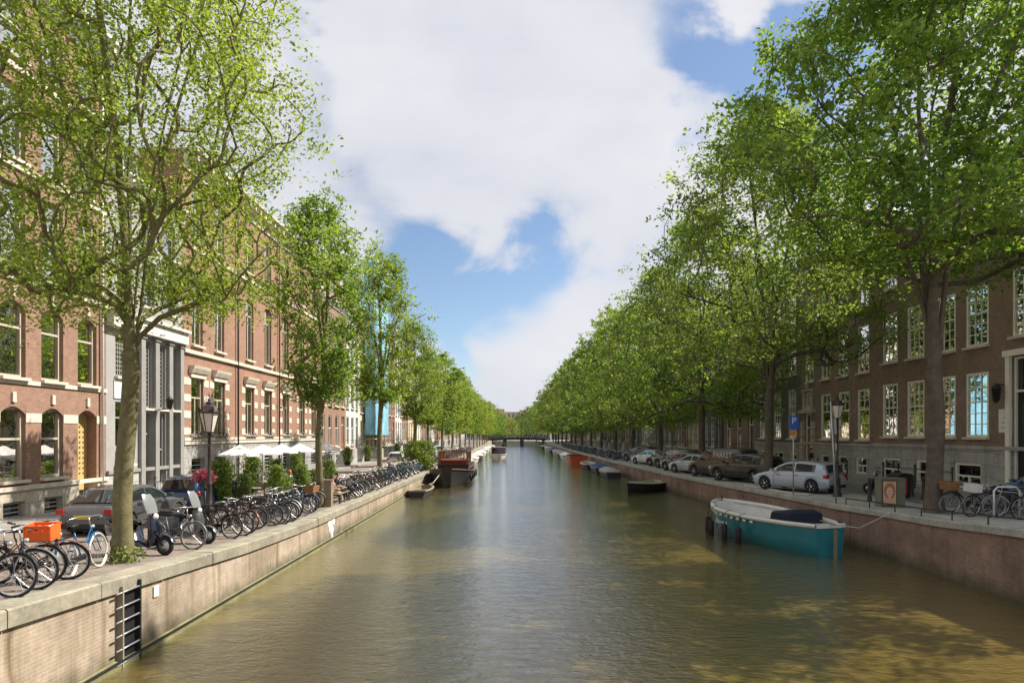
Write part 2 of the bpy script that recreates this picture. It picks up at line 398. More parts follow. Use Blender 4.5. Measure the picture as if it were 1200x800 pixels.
# ================================================================ SETTING
# canal water
t = NT('canal_water')
v = t.coords((1, 0.8, 1))
big = t.noise(v, 0.33, 2, 0.5)
w1 = t.noise(t.coords((1.15, 2.0, 1)), 1.7, 6, 0.66, 0.6)
w2 = t.noise(t.coords((1, 1.6, 1), loc=(4, 9, 0)), 6.0, 3, 0.6, 0.3)
h = t.math('ADD', t.math('ADD', t.math('MULTIPLY', w1, 0.8), t.math('MULTIPLY', w2, 0.48)), t.math('MULTIPLY', big, 0.9))
silt = t.noise(t.coords((1, 0.6, 1), loc=(1, 2, 0)), 0.16, 4, 0.6)
base = t.ramp(silt, 0.34, (0.120, 0.086, 0.020), 0.66, (0.185, 0.132, 0.034))
nrm_ = t.bump(h, 0.40, 0.12)
df = t.n('ShaderNodeBsdfDiffuse'); t.set(df.inputs[0], base)
gl = t.n('ShaderNodeBsdfGlossy'); gl.inputs['Roughness'].default_value = 0.03; t.set(gl.inputs['Normal'], nrm_); t.set(gl.inputs[0], (0.92, 0.95, 1.0))
fr = t.n('ShaderNodeFresnel'); fr.inputs[0].default_value = 1.34; t.set(fr.inputs['Normal'], nrm_)
mx = t.n('ShaderNodeMixShader'); t.t.links.new(t.math('ADD', t.math('MULTIPLY', fr.outputs[0], 2.1), 0.02, True), mx.inputs[0])
t.t.links.new(df.outputs[0], mx.inputs[1]); t.t.links.new(gl.outputs[0], mx.inputs[2]); t.t.links.new(mx.outputs[0], t.out.inputs[0])
MATS['canal_water'] = t.m
mb = MB(); mb.quad((-9, -30, 0), (15, -30, 0), (15, 700, 0), (-9, 700, 0))
tag(mb.build('canal_water', 'canal_water'), kind='structure')

# street surfaces (one sheet each side, profile follows the quay heights)
def surface(name, m, xa, xb, tab, dz=0.0, y0=-30, y1=700, kind='structure', za=None):
    ys = sorted(set([y0, y1]+[q[0] for q in tab if y0 < q[0] < y1]+[y for y in range(-28, 240, 4) if y0 < y < y1]))
    mb = MB()
    rows = [[((xa(y) if callable(xa) else xa), y, lerp_tab(tab, y)+(za(y, 0) if za else 0)+dz), ((xb(y) if callable(xb) else xb), y, lerp_tab(tab, y)+(za(y, 1) if za else 0)+dz)] for y in ys]
    mb.grid(rows, smooth=False)
    return tag(mb.build(name, m), kind=kind)
t = NT('street_pavers'); v = t.coords()
bt = t.n('ShaderNodeTexBrick'); t.set(bt.inputs['Vector'], v); t.set(bt.inputs['Color1'], (0.29, 0.235, 0.20)); t.set(bt.inputs['Color2'], (0.22, 0.185, 0.16)); t.set(bt.inputs['Mortar'], (0.12, 0.11, 0.09))
bt.inputs['Scale'].default_value = 1; bt.inputs['Brick Width'].default_value = 0.21; bt.inputs['Row Height'].default_value = 0.105; bt.inputs['Mortar Size'].default_value = 0.007
n_ = t.noise(v, 0.7, 5, 0.65)
t.bsdf(t.mix(0.7, bt.outputs[0], t.ramp(n_, 0.3, (0.55, 0.54, 0.52), 0.7, (1.2, 1.18, 1.15)), 'MULTIPLY'), 0.85, 0, t.bump(bt.outputs[1], 0.3, -0.01), 0.3)
MATS['street_pavers'] = t.m
mat('pavement_slab', (0.27, 0.25, 0.225), 0.85, var=0.25, vs=1.2, bump=0.2)
mat('asphalt', (0.16, 0.16, 0.16), 0.85, var=0.22, vs=1.0, bump=0.5, bs=60)
mat('pavers_grey', (0.38, 0.37, 0.345), 0.85, var=0.28, vs=1.4, bump=0.4, bs=30)
mat('road_paint', (0.62, 0.62, 0.58), 0.7, var=0.15)
mat('far_ground', (0.16, 0.15, 0.13), 0.9, var=0.2)
surface('ground_left', 'street_pavers', XL-0.5, -70, ZL)
surface('ground_right', 'pavers_grey', lambda y: xr(y)+0.4, 80, ZR)
surface('road_right', 'asphalt', 16.0, 19.0, ZR, 0.006, y0=-20, y1=222)
surface('road_marking', 'road_paint', 16.05, 16.17, ZR, 0.012, y0=-20, y1=222)
# raised pavements with kerbs
def pavement(name, xa, xb, tab, h, y0, y1):
    ys = sorted(set([y0, y1]+[q[0] for q in tab if y0 < q[0] < y1]))
    mb = MB()
    rows = []
    for y in ys:
        z = lerp_tab(tab, y); rows.append([(xa, y, z-0.2), (xa, y, z+h), (xb, y, z+h), (xb, y, z-0.2)])
    mb.grid(rows, smooth=False)
    return tag(mb.build(name, 'pavement_slab'), kind='structure')
pavement('pavement_left', -15.2, XFL+0.0, ZL, 0.12, -20, 222)
pavement('pavement_right', 19.0, XFR, ZR, 0.14, -20, 222)

# quay walls
def quay_wall(name, side, brickm, capm, label, tab, xf, cap_h, foot=True, y0=-30, y1=223):
    root = empty(name, (0, 0, 0), 0, label, 'quay wall')
    ys = sorted(set([y0, y1]+[q[0] for q in tab if y0 < q[0] < y1]+[q[0] for q in XR if y0 < q[0] < y1]))
    mb = MB(); X = (lambda y: xf(y)) if callable(xf) else (lambda y: xf)
    s = -1 if side < 0 else 1      # body lies away from the canal
    rows = [[(X(y), y, -1.0), (X(y), y, lerp_tab(tab, y)-cap_h), (X(y)+s*0.5, y, lerp_tab(tab, y)-cap_h)] for y in ys]
    mb.grid(rows, smooth=False); mb.build('brick_face', brickm, root)
    # coping: individual stones with narrow joints
    mb = MB(); y = y0; L = 2.05; rnd = random.Random(3)
    while y < y1-0.1:
        e = min(y+L-0.018, y1); za, zb = lerp_tab(tab, y), lerp_tab(tab, e); j = rnd.uniform(-0.008, 0.008)
        pr = []
        for yy_, zz in ((y, za), (e, zb)):
            x0 = X(yy_)-s*(0.06+j); x1 = X(yy_)+s*0.46
            pr.append([(x0, yy_, zz-cap_h), (x0, yy_, zz-0.025+j), (x0+s*0.03, yy_, zz+0.004+j), (x1, yy_, zz+0.008), (x1, yy_, zz-cap_h)])
        mb.grid(pr, closed=True, smooth=False); mb.poly(pr[0]); mb.poly(pr[1]); y += L
    mb.build('coping', capm, root)
    if foot:
        mb = MB(); rows = [[(X(y), y, 0.14), (X(y)-s*0.10, y, 0.11), (X(y)-s*0.12, y, -0.5)] for y in ys if y >= y0]
        mb.grid(rows, smooth=False); mb.build('footing', 'wall_slime', root)
        mb = MB(); rows = [[(X(y)-s*0.105, y, 0.155), (X(y)-s*0.135, y, 0.155), (X(y)-s*0.135, y, 0.118), (X(y)-s*0.105, y, 0.118)] for y in ys]
        mb.grid(rows, closed=True, smooth=False); mb.build('rubbing_strip', 'iron_black', root)
    return root
mat('wall_slime', (0.20, 0.19, 0.09), 0.7, var=0.35, vs=2)
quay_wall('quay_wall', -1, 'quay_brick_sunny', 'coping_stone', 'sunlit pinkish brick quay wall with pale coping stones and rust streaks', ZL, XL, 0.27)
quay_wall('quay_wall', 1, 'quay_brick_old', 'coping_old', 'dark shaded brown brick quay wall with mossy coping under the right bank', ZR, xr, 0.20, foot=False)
# ================================================================ HOUSES
_wc = {}
def _tm(mb_, m):
    o = mb_.build('m', m); me = o.data; bpy.data.objects.remove(o); return me
def win_meshes(w, h, style, fm, gm):
    """shared window meshes. local: X along the wall (centred), Z up from the sill, +Y outwards"""
    key = (round(w, 2), round(h, 2), style, fm, gm)
    if key in _wc: return _wc[key]
    f = MB(); t = 0.105; d0, d1 = -0.06, 0.03
    f.box(-w/2, -w/2+t, d0, d1, 0, h); f.box(w/2-t, w/2, d0, d1, 0, h)
    f.box(-w/2+t, w/2-t, d0, d1, 0, t); f.box(-w/2+t, w/2-t, d0, d1, h-t, h)
    iw = w-2*t; g = 0.042
    def muntins(z0, z1, nx, ny, y0, y1):
        for i in range(1, nx):
            x = -iw/2+iw*i/nx; f.box(x-g/2, x+g/2, y0, y1, z0, z1)
        for j in range(1, ny):
            z = z0+(z1-z0)*j/ny
            for i in range(nx):
                xa = -iw/2+iw*i/nx+(g/2 if i else 0); xb = -iw/2+iw*(i+1)/nx-(g/2 if i < nx-1 else 0)
                f.box(xa, xb, y0, y1-0.004, z-g/2, z+g/2)
    if style[0] == 'sash':       # two sashes with small panes
        _, nx, n1, n2, split = style
        zm = t+(h-2*t)*split
        f.box(-iw/2, iw/2, d0, d1-0.01, zm-0.035, zm+0.035)
        muntins(t, zm-0.035, nx, n1, -0.045, -0.005); muntins(zm+0.035, h-t, nx, n2, -0.035, 0.005)
    elif style[0] == 'tall':     # narrow window: transom, mullion
        zm = h*style[1]; f.box(-iw/2, iw/2, d0, d1-0.01, zm-0.04, zm+0.04)
        if style[2]: f.box(-0.04, 0.04, d0, d1-0.015, t, zm-0.04)
        if len(style) > 3: muntins(zm+0.04, h-t, style[3], style[4], -0.03, 0.0)
    elif style[0] == 'lattice':  # leaded lights
        muntins(t, h-t, style[1], style[2], -0.03, -0.005)
    fo = f.build('window', fm); me_f = fo.data; bpy.data.objects.remove(fo)
    p = MB(); p.quad((-iw/2, -0.03, t), (iw/2, -0.03, t), (iw/2, -0.03, h-t), (-iw/2, -0.03, h-t)); po = p.build('pane', gm); me_p = po.data; bpy.data.objects.remove(po)
    s = MB(); s.box(-w/2-0.06, w/2+0.06, -0.14, 0.31, -0.11, 0.0); so = s.build('sill', 'stone_trim'); me_s = so.data; bpy.data.objects.remove(so)
    c = MB(); c.box(-iw/2, iw/2, -0.10, -0.085, h*0.52, h-t); co = c.build('blind', 'curtain'); me_c = co.data; bpy.data.objects.remove(co)
    # gathered curtains on both sides
    k = MB(); rows = []
    for zz in (t, h-t):
        rows.append([(-iw/2+iw*0.26*q/8, -0.13+0.025*math.sin(q*2.4), zz) for q in range(9)])
    k.grid(rows); rows = [[(-a, b_, c_) for a, b_, c_ in r] for r in rows]; k.grid(rows)
    ko = k.build('curtain', 'curtain'); me_k = ko.data; bpy.data.objects.remove(ko)
    _wc[key] = (me_f, me_p, me_s, me_c, me_k); return _wc[key]

def house(side, y0, y1, zt, rows, label, wall='brick_brown', trim='stone_trim', frame='frame_white', glass='glass_far', base=None, cornice='frame_white', cn=(0.55, 0.5),
          roof='flat', rev=0.22, bands=(), door=None, extras=None, name='canal_house', group=None, zoff=0.0, depth=11.0, chimneys=1, roofm='roof_tile', gable=2.6, xoff=0.0, curt=0.4):
    """rows: list of (z0, z1, [centre distances from y0], width, style, arched) in world heights"""
    W = y1-y0; xf = (XFL if side < 0 else XFR) + (-side)*xoff
    zg = (zl if side < 0 else zr)((y0+y1)/2)-0.3+zoff
    if side < 0: root = empty(name, (xf, y1, zg), -PI/2, label, 'house', group)
    else: root = empty(name, (xf, y0, zg), PI/2, label, 'house', group)
    lx = (lambda d: W-d) if side < 0 else (lambda d: d)
    H = zt-zg
    holes = []
    for (a, b, cs, ww, st, arch) in rows:
        for c in cs: holes.append((lx(c)-ww/2, lx(c)+ww/2, a-zg, b-zg, st, arch))
    if door:
        for (c, ww, a, b, kind) in door: holes.append((lx(c)-ww/2, lx(c)+ww/2, a-zg, b-zg, ('door', kind), kind == 'ochre'))
    bh = (base[0]-zg) if base else 0
    rnd = random.Random(int(y0*13)+side)
    def wallpart(zlo, zhi, m, nm, yf=0.0):
        mb = MB()
        hs = [h for h in holes if h[3] > zlo+1e-3 and h[2] < zhi-1e-3]
        xs = sorted({0, W} | {round(q, 4) for h in hs for q in h[:2]}); zs = sorted({zlo, zhi} | {round(min(max(q, zlo), zhi), 4) for h in hs for q in h[2:4]})
        xs = [q for q in xs if -1e-6 <= q <= W+1e-6]
        for j in range(len(zs)-1):
            zc = (zs[j]+zs[j+1])/2; run = None
            for i in range(len(xs)-1):
                xc = (xs[i]+xs[i+1])/2
                inh = any(h[0] < xc < h[1] and h[2] < zc < h[3] for h in hs)
                if not inh:
                    if run is None: run = xs[i]
                if inh or i == len(xs)-2:
                    e = xs[i] if inh else xs[i+1]
                    if run is not None and e > run: mb.quad((run, yf, zs[j]), (e, yf, zs[j]), (e, yf, zs[j+1]), (run, yf, zs[j+1]))
                    run = None
        for h in hs:
            a, b, lo, hi = h[0], h[1], max(h[2], zlo), min(h[3], zhi); r = rev if h[4][0] != 'door' else (0.42 if h[4][1] == 'ochre' else rev+0.25)
            mb.quad((a, yf, lo), (a, -r, lo), (a, -r, hi), (a, yf, hi)); mb.quad((b, yf, lo), (b, -r, lo), (b, -r, hi), (b, yf, hi))
            if hi == h[3]: mb.quad((a, yf, hi), (b, yf, hi), (b, -r, hi), (a, -r, hi))
            if lo == h[2]: mb.quad((a, yf, lo), (b, yf, lo), (b, -r, lo), (a, -r, lo))
            if h[5] and hi == h[3]:       # segmental brick arch: the two spandrels above it
                rise = min(0.30, (b-a)*0.24); n = 8; yo = -0.004
                for sgn, xe in ((-1, a), (1, b)):
                    pts = [(xe, yo, hi), (xe, yo, hi-rise)]; pb = [(xe, -r+0.02, hi-rise)]
                    for q in range(1, n+1):
                        tt = q/n; x = xe+( (a+b)/2-xe)*tt; z = hi-rise*(1-math.sin(tt*PI/2)) if False else hi-rise*(1-tt)**2
                        pts.append((x, yo, z)); pb.append((x, -r+0.02, z))
                    mb.poly(pts)
                    for q in range(len(pb)-1): mb.quad(pts[q+1], pts[q+2], pb[q+1], pb[q])
        mb.build(nm, m, root)
    if base:
        wallpart(0, bh, base[1], 'plinth', 0.05)
        mb = MB(); mb.box(0, W, 0.0, 0.13, bh, bh+0.16); mb.build('plinth_moulding', trim if len(base) < 3 else base[2], root)
    wallpart(bh, H, wall, 'front_wall')
    # body behind the front
    mb = MB(); D = depth
    mb.quad((0, 0, 0), (0, -D, 0), (0, -D, H), (0, 0, H)); mb.quad((W, 0, 0), (W, -D, 0), (W, -D, H), (W, 0, H)); mb.quad((0, -D, 0), (W, -D, 0), (W, -D, H), (0, -D, H))
    mb.build('side_wall', wall, root)
    if glass == 'window_glass':
        mb = MB(); mb.quad((0.02, -4.5, 0), (W-0.02, -4.5, 0), (W-0.02, -4.5, H-.1), (0.02, -4.5, H-.1))
        fl = sorted({h[2]-0.7 for h in holes})
        for z in fl:
            if z > 0.2: mb.box(0.02, W-0.02, -4.49, -rev-0.12, z-0.15, z)
        mb.build('interior', 'room_dark', root)
    # windows and doors
    for (a, b, lo, hi, st, arch) in holes:
        w = b-a; xc = (a+b)/2; hh = hi-lo
        if st[0] == 'door':
            kind = st[1]
            if kind == 'ochre':
                d = MB(); yb = -0.42; d.box(a, b, yb-0.06, yb, lo, hi-0.0)
                s = d; s.cur = 1
                for i in range(4):
                    for j in range(10): s.boxc((a+w*(0.2+0.2*i), yb+0.015, lo+hh*(0.25+0.062*j)), (0.06, 0.03, 0.06))
                s.boxc((a+w*0.5, yb+0.02, lo+hh*0.17), (w*0.8, 0.05, 0.05)); dr = d.build('door', ['ochre', 'door_oak'], root)
            else:
                yb = -rev-0.05; fan = hh*0.26; d = MB(); d.box(a+0.1, b-0.1, yb-0.06, yb, lo, hi-fan-0.06)
                dr = d.build('door', {'green': 'door_green', 'black': 'door_black', 'oak': 'door_oak'}[kind], root)
                p = MB()
                for z0_, z1_ in ((0.08, 0.4), (0.46, 0.92)):
                    zz0 = lo+(hh-fan)*z0_; zz1 = lo+(hh-fan)*z1_
                    for xa, xb in ((a+0.18, xc-0.04), (xc+0.04, b-0.18)): p.box(xa, xb, yb, yb+0.025, zz0, zz1)
                p.build('door_panel', {'green': 'door_green', 'black': 'door_black', 'oak': 'door_oak'}[kind], dr)
                k = MB(); k.lathe([(0, 0.03), (0.035, 0.02), (0.035, 0.0), (0.015, -0.02)], (xc+0.02, yb+0.06, lo+1.05), 8, 'y'); k.build('handle', 'brass', dr)
                f = MB(); f.box(a, a+0.1, yb-0.08, yb+0.08, lo, hi); f.box(b-0.1, b, yb-0.08, yb+0.08, lo, hi); f.box(a+0.1, b-0.1, yb-0.08, yb+0.08, hi-fan-0.06, hi-fan+0.03); f.box(a+0.1, b-0.1, yb-0.08, yb+0.08, hi-0.08, hi)
                f.box(xc-0.02, xc+0.02, yb-0.03, yb+0.03, hi-fan+0.03, hi-0.08)
                f.build('door_frame', frame, root)
                g = MB(); g.quad((a+0.1, yb, hi-fan), (b-0.1, yb, hi-fan), (b-0.1, yb, hi-0.08), (a+0.1, yb, hi-0.08)); g.build('fanlight', 'glass_far', root)
            continue
        if st[0] == 'grille':
            g = MB()
            for q in range(5): g.box(a, b, -rev+0.02, -rev+0.04, lo+hh*(q+.5)/5-0.015, lo+hh*(q+.5)/5+0.015)
            g.build('window_grille', 'frame_white', root)
            g = MB(); g.quad((a, -rev, lo), (b, -rev, lo), (b, -rev, hi), (a, -rev, hi)); g.build('pane', 'glass_far', root); continue
        mf, mp, ms, mc, mk = win_meshes(w, hh, st, frame, glass)
        wo = inst(mf, 'window', root, (xc, -rev+0.06, lo)); inst(mp, 'pane', wo)
        if lo > 0.9: inst(ms, 'sill', wo, (0, rev-0.20, 0))
        if glass == 'window_glass':
            q = rnd.random()
            if q < curt: inst(mc, 'blind', wo)
            elif q < curt+0.35: inst(mk, 'curtain', wo)
    # bands, cornice
    if bands:
        mb = MB()
        for bz, bhgt, pr in bands:
            # a band is interrupted where a window is
            segs = [(0.0, W)]
            for h in holes:
                if h[2] < bz-zg+bhgt and h[3] > bz-zg:
                    ns = []
                    for s0, s1 in segs:
                        if h[1] <= s0 or h[0] >= s1: ns.append((s0, s1))
                        else:
                            if h[0] > s0: ns.append((s0, h[0]))
                            if h[1] < s1: ns.append((h[1], s1))
                    segs = ns
            for s0, s1 in segs: mb.box(s0, s1, 0.0, pr, bz-zg, bz-zg+bhgt)
        mb.build('string_course', trim, root)
    if cornice:
        ch, cp = cn
        mb = MB(); mb.prism([(0.0, H-ch), (0.10, H-ch), (0.12, H-ch*0.55), (cp*0.6, H-ch*0.42), (cp*0.66, H-ch*0.15), (cp, H-ch*0.08), (cp, H+0.06), (-0.3, H+0.06), (-0.3, H+0.002), (0.0, H+0.002)], 'x', -0.03 if roof != 'gable' else 0, W+0.0)
        k = mb
        n = max(3, int(W/0.85))
        for i in range(n): k.box((i+.5)*W/n-0.09, (i+.5)*W/n+0.09, 0.12, cp*0.85, H-ch*0.5, H-ch*0.16)
        mb.build('cornice', cornice, root)
    mb = MB()
    if roof == 'flat': mb.quad((0, 0, H-0.02), (W, 0, H-0.02), (W, -D, H-0.02), (0, -D, H-0.02)); mb.build('roof', 'roof_slate', root)
    elif roof == 'pitch':
        rh = 3.0; mb.prism([(0.02, H+0.061), (-D/2, H+rh), (-D-0.1, H+0.061)], 'x', 0, W); ro = mb.build('roof', roofm, root)
        nd = max(1, int(W/3.6))
        for i in range(nd):
            x = (i+.5)*W/nd; d = MB(); d.box(x-0.65, x+0.65, -2.6, -0.9, H+0.4, H+2.0); d.prism([(x-0.8, H+2.0), (x+0.8, H+2.0), (x, H+2.6)], 'y', -2.7, -0.8)
            dm = d.build('dormer', frame, ro); p = MB(); p.quad((x-0.5, -0.893, H+0.75), (x+0.5, -0.893, H+0.75), (x+0.5, -0.893, H+1.85), (x-0.5, -0.893, H+1.85)); p.build('pane', 'glass_far', dm)
    elif roof == 'gable':
        gh = gable; c = W/2
        pts = [(0, H+0.06), (0, H+0.5), (W*0.10, H+0.6), (W*0.16, H+gh*0.35), (W*0.25, H+gh*0.5), (W*0.28, H+gh*0.95), (W*0.36, H+gh), (W*0.42, H+gh*1.18), (W*0.5, H+gh*1.27)]
        pts = pts+[(W-x, z) for x, z in pts[-2::-1]]
        mb.prism(pts, 'y', -0.35, 0.0); gb = mb.build('gable', wall, root)
        d = MB()
        for q in range(len(pts)-1):
            (xa, za), (xb, zb) = pts[q], pts[q+1]; d.bar((xa, -0.17, za+0.04), (xb, -0.17, zb+0.04), 0.5, 0.13)
        d.build('gable_coping', trim, gb)
        wv = MB(); wv.box(c-0.45, c+0.45, 0.0, 0.05, H+0.5, H+gh*0.8); wo = wv.build('hoist_door', frame, gb)
        wv = MB(); wv.quad((c-0.36, 0.053, H+0.6), (c+0.36, 0.053, H+0.6), (c+0.36, 0.053, H+gh*0.75), (c-0.36, 0.053, H+gh*0.75)); wv.build('pane', 'glass_far', wo)
        wv = MB(); wv.box(c-0.07, c+0.07, 0, 0.9, H+gh*0.98, H+gh*0.98+0.16); wv.build('hoist_beam', frame, gb)
        r = MB(); r.prism([(0.05, H), (W-0.05, H), (c, H+gh*0.95)], 'y', -D, -0.36); r.build('roof', roofm, root)
    for i in range(chimneys):
        mb = MB(); x = W*(0.12 if i == 0 else 0.85); y = -D*0.45; top = H+(4.0 if roof != 'flat' else 1.5); mb.box(x-0.35, x+0.35, y-0.5, y+0.5, H-0.1, top); mb.box(x-0.42, x+0.42, y-0.57, y+0.57, top, top+0.12)
        for q in (-0.25, 0.25): mb.lathe([(0.13, top+0.12), (0.10, top+0.55)], (x, y+q, 0), 8)
        mb.build('chimney', 'brick_umber', root)
    if extras: extras(root, W, H, zg, lx)
    return root
mat('brass', (0.55, 0.38, 0.12), 0.3, 0.9)

def stoop(root, xc, zd, w=1.9, side=1, m='stone_grey', land=1.3, railm='iron_black', W=None):
    """double-width landing with side steps running along the front; local coords"""
    mb = MB(); mb.box(xc-w/2, xc+w/2, 0.06, land, 0, zd-0.02)
    n = max(3, int(zd/0.19)); run = 0.27
    for i in range(n):
        x0 = xc+side*(w/2+run*i); x1 = xc+side*(w/2+run*(i+1)); z = zd*(1-(i+1)/(n+1))
        mb.box(min(x0, x1), max(x0, x1), 0.06, land, 0, z)
    st = mb.build('stoop', m, root)
    r = MB(); xe = xc+side*(w/2+run*n)
    for y in (land-0.05,):
        r.tube([(xc-side*w/2, y, zd+0.9), (xc+side*w/2, y, zd+0.9), (xe, y, 0.95)], 0.022, 6)
        for k in range(7):
            x = xc-side*w/2+side*w*k/6; r.tube([(x, y, zd), (x, y, zd+0.9)], 0.012, 5)
        for k in range(1, 6):
            x = xc+side*w/2+(xe-xc-side*w/2)*k/5; r.tube([(x, y, max(0, zd*(1-k/5))), (x, y, zd+0.9+(0.95-zd-0.9)*k/5)], 0.012, 5)
    r.tube([(xc-side*w/2, 0.08, zd+0.9), (xc-side*w/2, land-0.05, zd+0.9)], 0.022, 6)
    r.build('railing', railm, st)

S2 = ('tall', 0.62, False)
S2m = ('tall', 0.66, True)
SASH12 = ('sash', 3, 3, 2, 0.55)
# --- left bank, nearest: rose brick house (its near end lies outside the frame)
bayA = [13.27-1.85*i for i in range(8)][::-1]      # from y0 = 14
def ex_A(root, W, H, zg, lx):
    # pale pilaster stones at the window heads of the ground floor
    ks = MB(); ks.boxc((0, 0.035, 0), (0.16, 0.07, 0.36)); kd = _tm(ks, 'stone_trim')
    for c in bayA:
        for z in (5.62, 9.42): inst(kd, 'keystone', root, (lx(c), 0, z-zg))
    p = MB(); xe = lx(0+27.3-14.0); p.tube([(lx(13.2), 0.10, 0.2), (lx(13.2), 0.10, 21)], 0.055, 8); p.build('downpipe', 'frame_white', root)
bayA = [d-14.0 for d in (16.7, 18.55, 20.5, 22.45, 24.38, 26.38)]
house(-1, 14.0, 27.6, 21.2, [
    (1.05, 1.85, bayA[:5], 1.0, ('grille',), False),
    (2.62, 5.28, bayA[:5], 1.16, ('tall', 0.56, False), True),
    (6.34, 9.10, bayA, 1.16, ('tall', 0.66, False), True),
    (10.2, 13.2, bayA, 1.12, ('tall', 0.66, False), False),
    (14.2, 16.9, bayA, 1.12, ('tall', 0.66, False), False),
    (17.9, 19.9, bayA, 1.12, ('tall', 0.6, False), False)],
    'tall rose-brick house with arched windows and a studded ochre door, leftmost on the left bank', 'brick_rose', 'stone_trim', 'frame_sand', 'window_glass',
    base=(2.25, 'stone_cream'), bands=((4.72, 0.34, 0.02), (6.10, 0.16, 0.06), (9.82, 0.2, 0.09), (13.85, 0.2, 0.09), (17.4, 0.2, 0.07)),
    door=[(bayA[5], 1.16, 1.75, 5.28, 'ochre')], cornice='frame_white', cn=(0.9, 0.8), extras=ex_A, curt=0.6)
mat('stone_pale', (0.27, 0.262, 0.245), 0.8, var=0.15, vs=1.5)
# --- grey-white house with tall columns
def ex_B(root, W, H, zg, lx):
    mb = MB()
    for d in (2.55, 3.75, 5.0, 6.1):
        x = lx(d); mb.box(x-0.17, x+0.17, 0.0, 0.16, 0.25, 8.9-zg); mb.box(x-0.24, x+0.24, 0.0, 0.22, 0.0, 0.25); mb.box(x-0.23, x+0.23, 0.0, 0.22, 8.9-zg, 9.1-zg)
    mb.build('pilaster', 'stone_pale', root)
    mb = MB(); mb.box(0.02, W-0.02, 0.0, 0.35, 9.1-zg, 9.7-zg); mb.box(-0.0, W, 0.0, 0.5, 9.7-zg, 9.85-zg); mb.build('entablature', 'render_white', root)
    mb = MB(); mb.box(lx(2.1), lx(0.5), 0.0, 0.05, 5.9-zg, 6.75-zg); mb.boxc((lx(1.3), 0.07, 6.3-zg), (0.35, 0.06, 0.5)); mb.build('relief_panel', 'frame_white', root)
    l = MB(); x = lx(3.75); l.bar((x, 0.16, 5.5-zg), (x, 0.75, 5.55-zg), 0.04); l.lathe([(0.02, 0.0), (0.10, 0.05), (0.17, 0.45), (0.2, 0.47), (0.03, 0.68)], (x, 0.75, 5.5-zg), 6)
    l.build('wall_lantern', 'iron_black', root)
house(-1, 27.6, 34.0, 16.2, [
    (2.9, 5.75, [1.3], 1.35, ('tall', 0.75, False), False),
    (6.9, 8.75, [1.3], 1.35, ('lattice', 7, 8), False),
    (5.55, 8.8, [3.15, 4.37, 5.55], 0.72, ('lattice', 4, 14), False),
    (1.7, 5.3, [4.37], 0.72, ('tall', 0.5, False), False),
    (10.5, 12.8, [1.3, 3.2, 5.1], 1.1, ('tall', 0.62, False), False),
    (13.4, 15.2, [1.3, 3.2, 5.1], 1.1, ('tall', 0.62, False), False)],
    'grey house with tall pale pilasters and lattice windows beside the rose-brick house', 'render_grey', 'stone_pale', 'stone_pale', 'window_glass',
    base=(2.5, 'stone_grey'), door=[(3.15, 0.8, 1.5, 5.3, 'green'), (5.55, 0.8, 1.5, 5.3, 'green')], cornice='frame_white', roof='pitch', extras=ex_B, zoff=0.1, curt=0.1)
# --- long orange brick building with stone quoins
bayC = [1.6, 4.3, 8.7, 11.9, 15.5, 19.3, 22.4]
def ex_C(root, W, H, zg, lx):
    mb = MB(); mb.prism([(0.0, 0.17), (0.18, 0.27), (0.30, 0.5), (0.34, 0.65), (0.0, 0.65)], 'x', -0.95, 0.95); mb.box(-0.85, 0.85, 0.0, 0.1, 0, 0.17); wh = _tm(mb, 'stone_trim')
    for c in bayC: inst(wh, 'window_head', root, (lx(c), 0, 7.45-zg))
    mb = MB(); mb.boxc((0, 0.012, 0), (0.55, 0.024, 0.40)); qd = _tm(mb, 'stone_trim')
    ed = sorted([0.35]+[c-1.02 for c in bayC]+[c+1.02 for c in bayC]+[W-0.35])
    for c in ed:
        for j in range(4): inst(qd, 'quoin', root, (lx(c), 0, 4.45-zg+j*0.92))
    for c in (6.6, 13.8): 
        p = MB(); p.tube([(lx(c), 0.14, 0.3), (lx(c), 0.14, H-0.6)], 0.06, 8); p.build('downpipe', 'iron_lamp', root)
    mb = MB()
    for c in bayC[:]:       # wrought scroll balconettes under the windows
        x = lx(c)
        for s in (-1, 1):
            for (ox, rr) in ((0.22, 0.16), (0.58, 0.12)): mb.tube([(x+s*ox+rr*math.cos(a), 0.22, 4.28-zg+rr*math.sin(a)) for a in [k*PI/6 for k in range(12)]], 0.018, 4, closed=True)
        mb.bar((x-0.85, 0.22, 4.1-zg), (x+0.85, 0.22, 4.1-zg), 0.04); mb.bar((x-0.85, 0.0, 4.1-zg), (x-0.85, 0.24, 4.1-zg), 0.03); mb.bar((x+0.85, 0.0, 4.1-zg), (x+0.85, 0.24, 4.1-zg), 0.03)
    mb.build('scroll_grille', 'iron_black', root)
    # area railing in front of the basement
    mb = MB(); y = 1.5
    for x in np.arange(0.3, W-0.2, 0.30): mb.tube([(x, y, 0.2), (x, y, 1.75)], 0.012, 4, caps=False)
    for z in (0.5, 1.65): mb.bar((0.2, y, z), (W-0.2, y, z), 0.035)
    mb.build('area_railing', 'iron_black', root)
house(-1, 34.0, 58.0, 19.8, [
    (1.6, 2.9, bayC, 1.5, ('grille',), False),
    (4.2, 7.45, bayC, 1.36, S2m, False),
    (9.3, 13.5, bayC, 1.25, ('tall', 0.72, True), True),
    (15.2, 18.2, bayC, 1.25, S2m, False)],
    'long orange-brick building with cream stone quoins and scroll grilles under its windows', 'brick_orange', 'stone_trim', 'frame_sand', 'window_glass',
    base=(3.7, 'stone_grey'), bands=((3.9, 0.18, 0.12), (8.75, 0.2, 0.16), (14.6, 0.2, 0.1)), cornice='stone_trim', cn=(1.0, 0.8), extras=ex_C, curt=0.15, roof='flat')

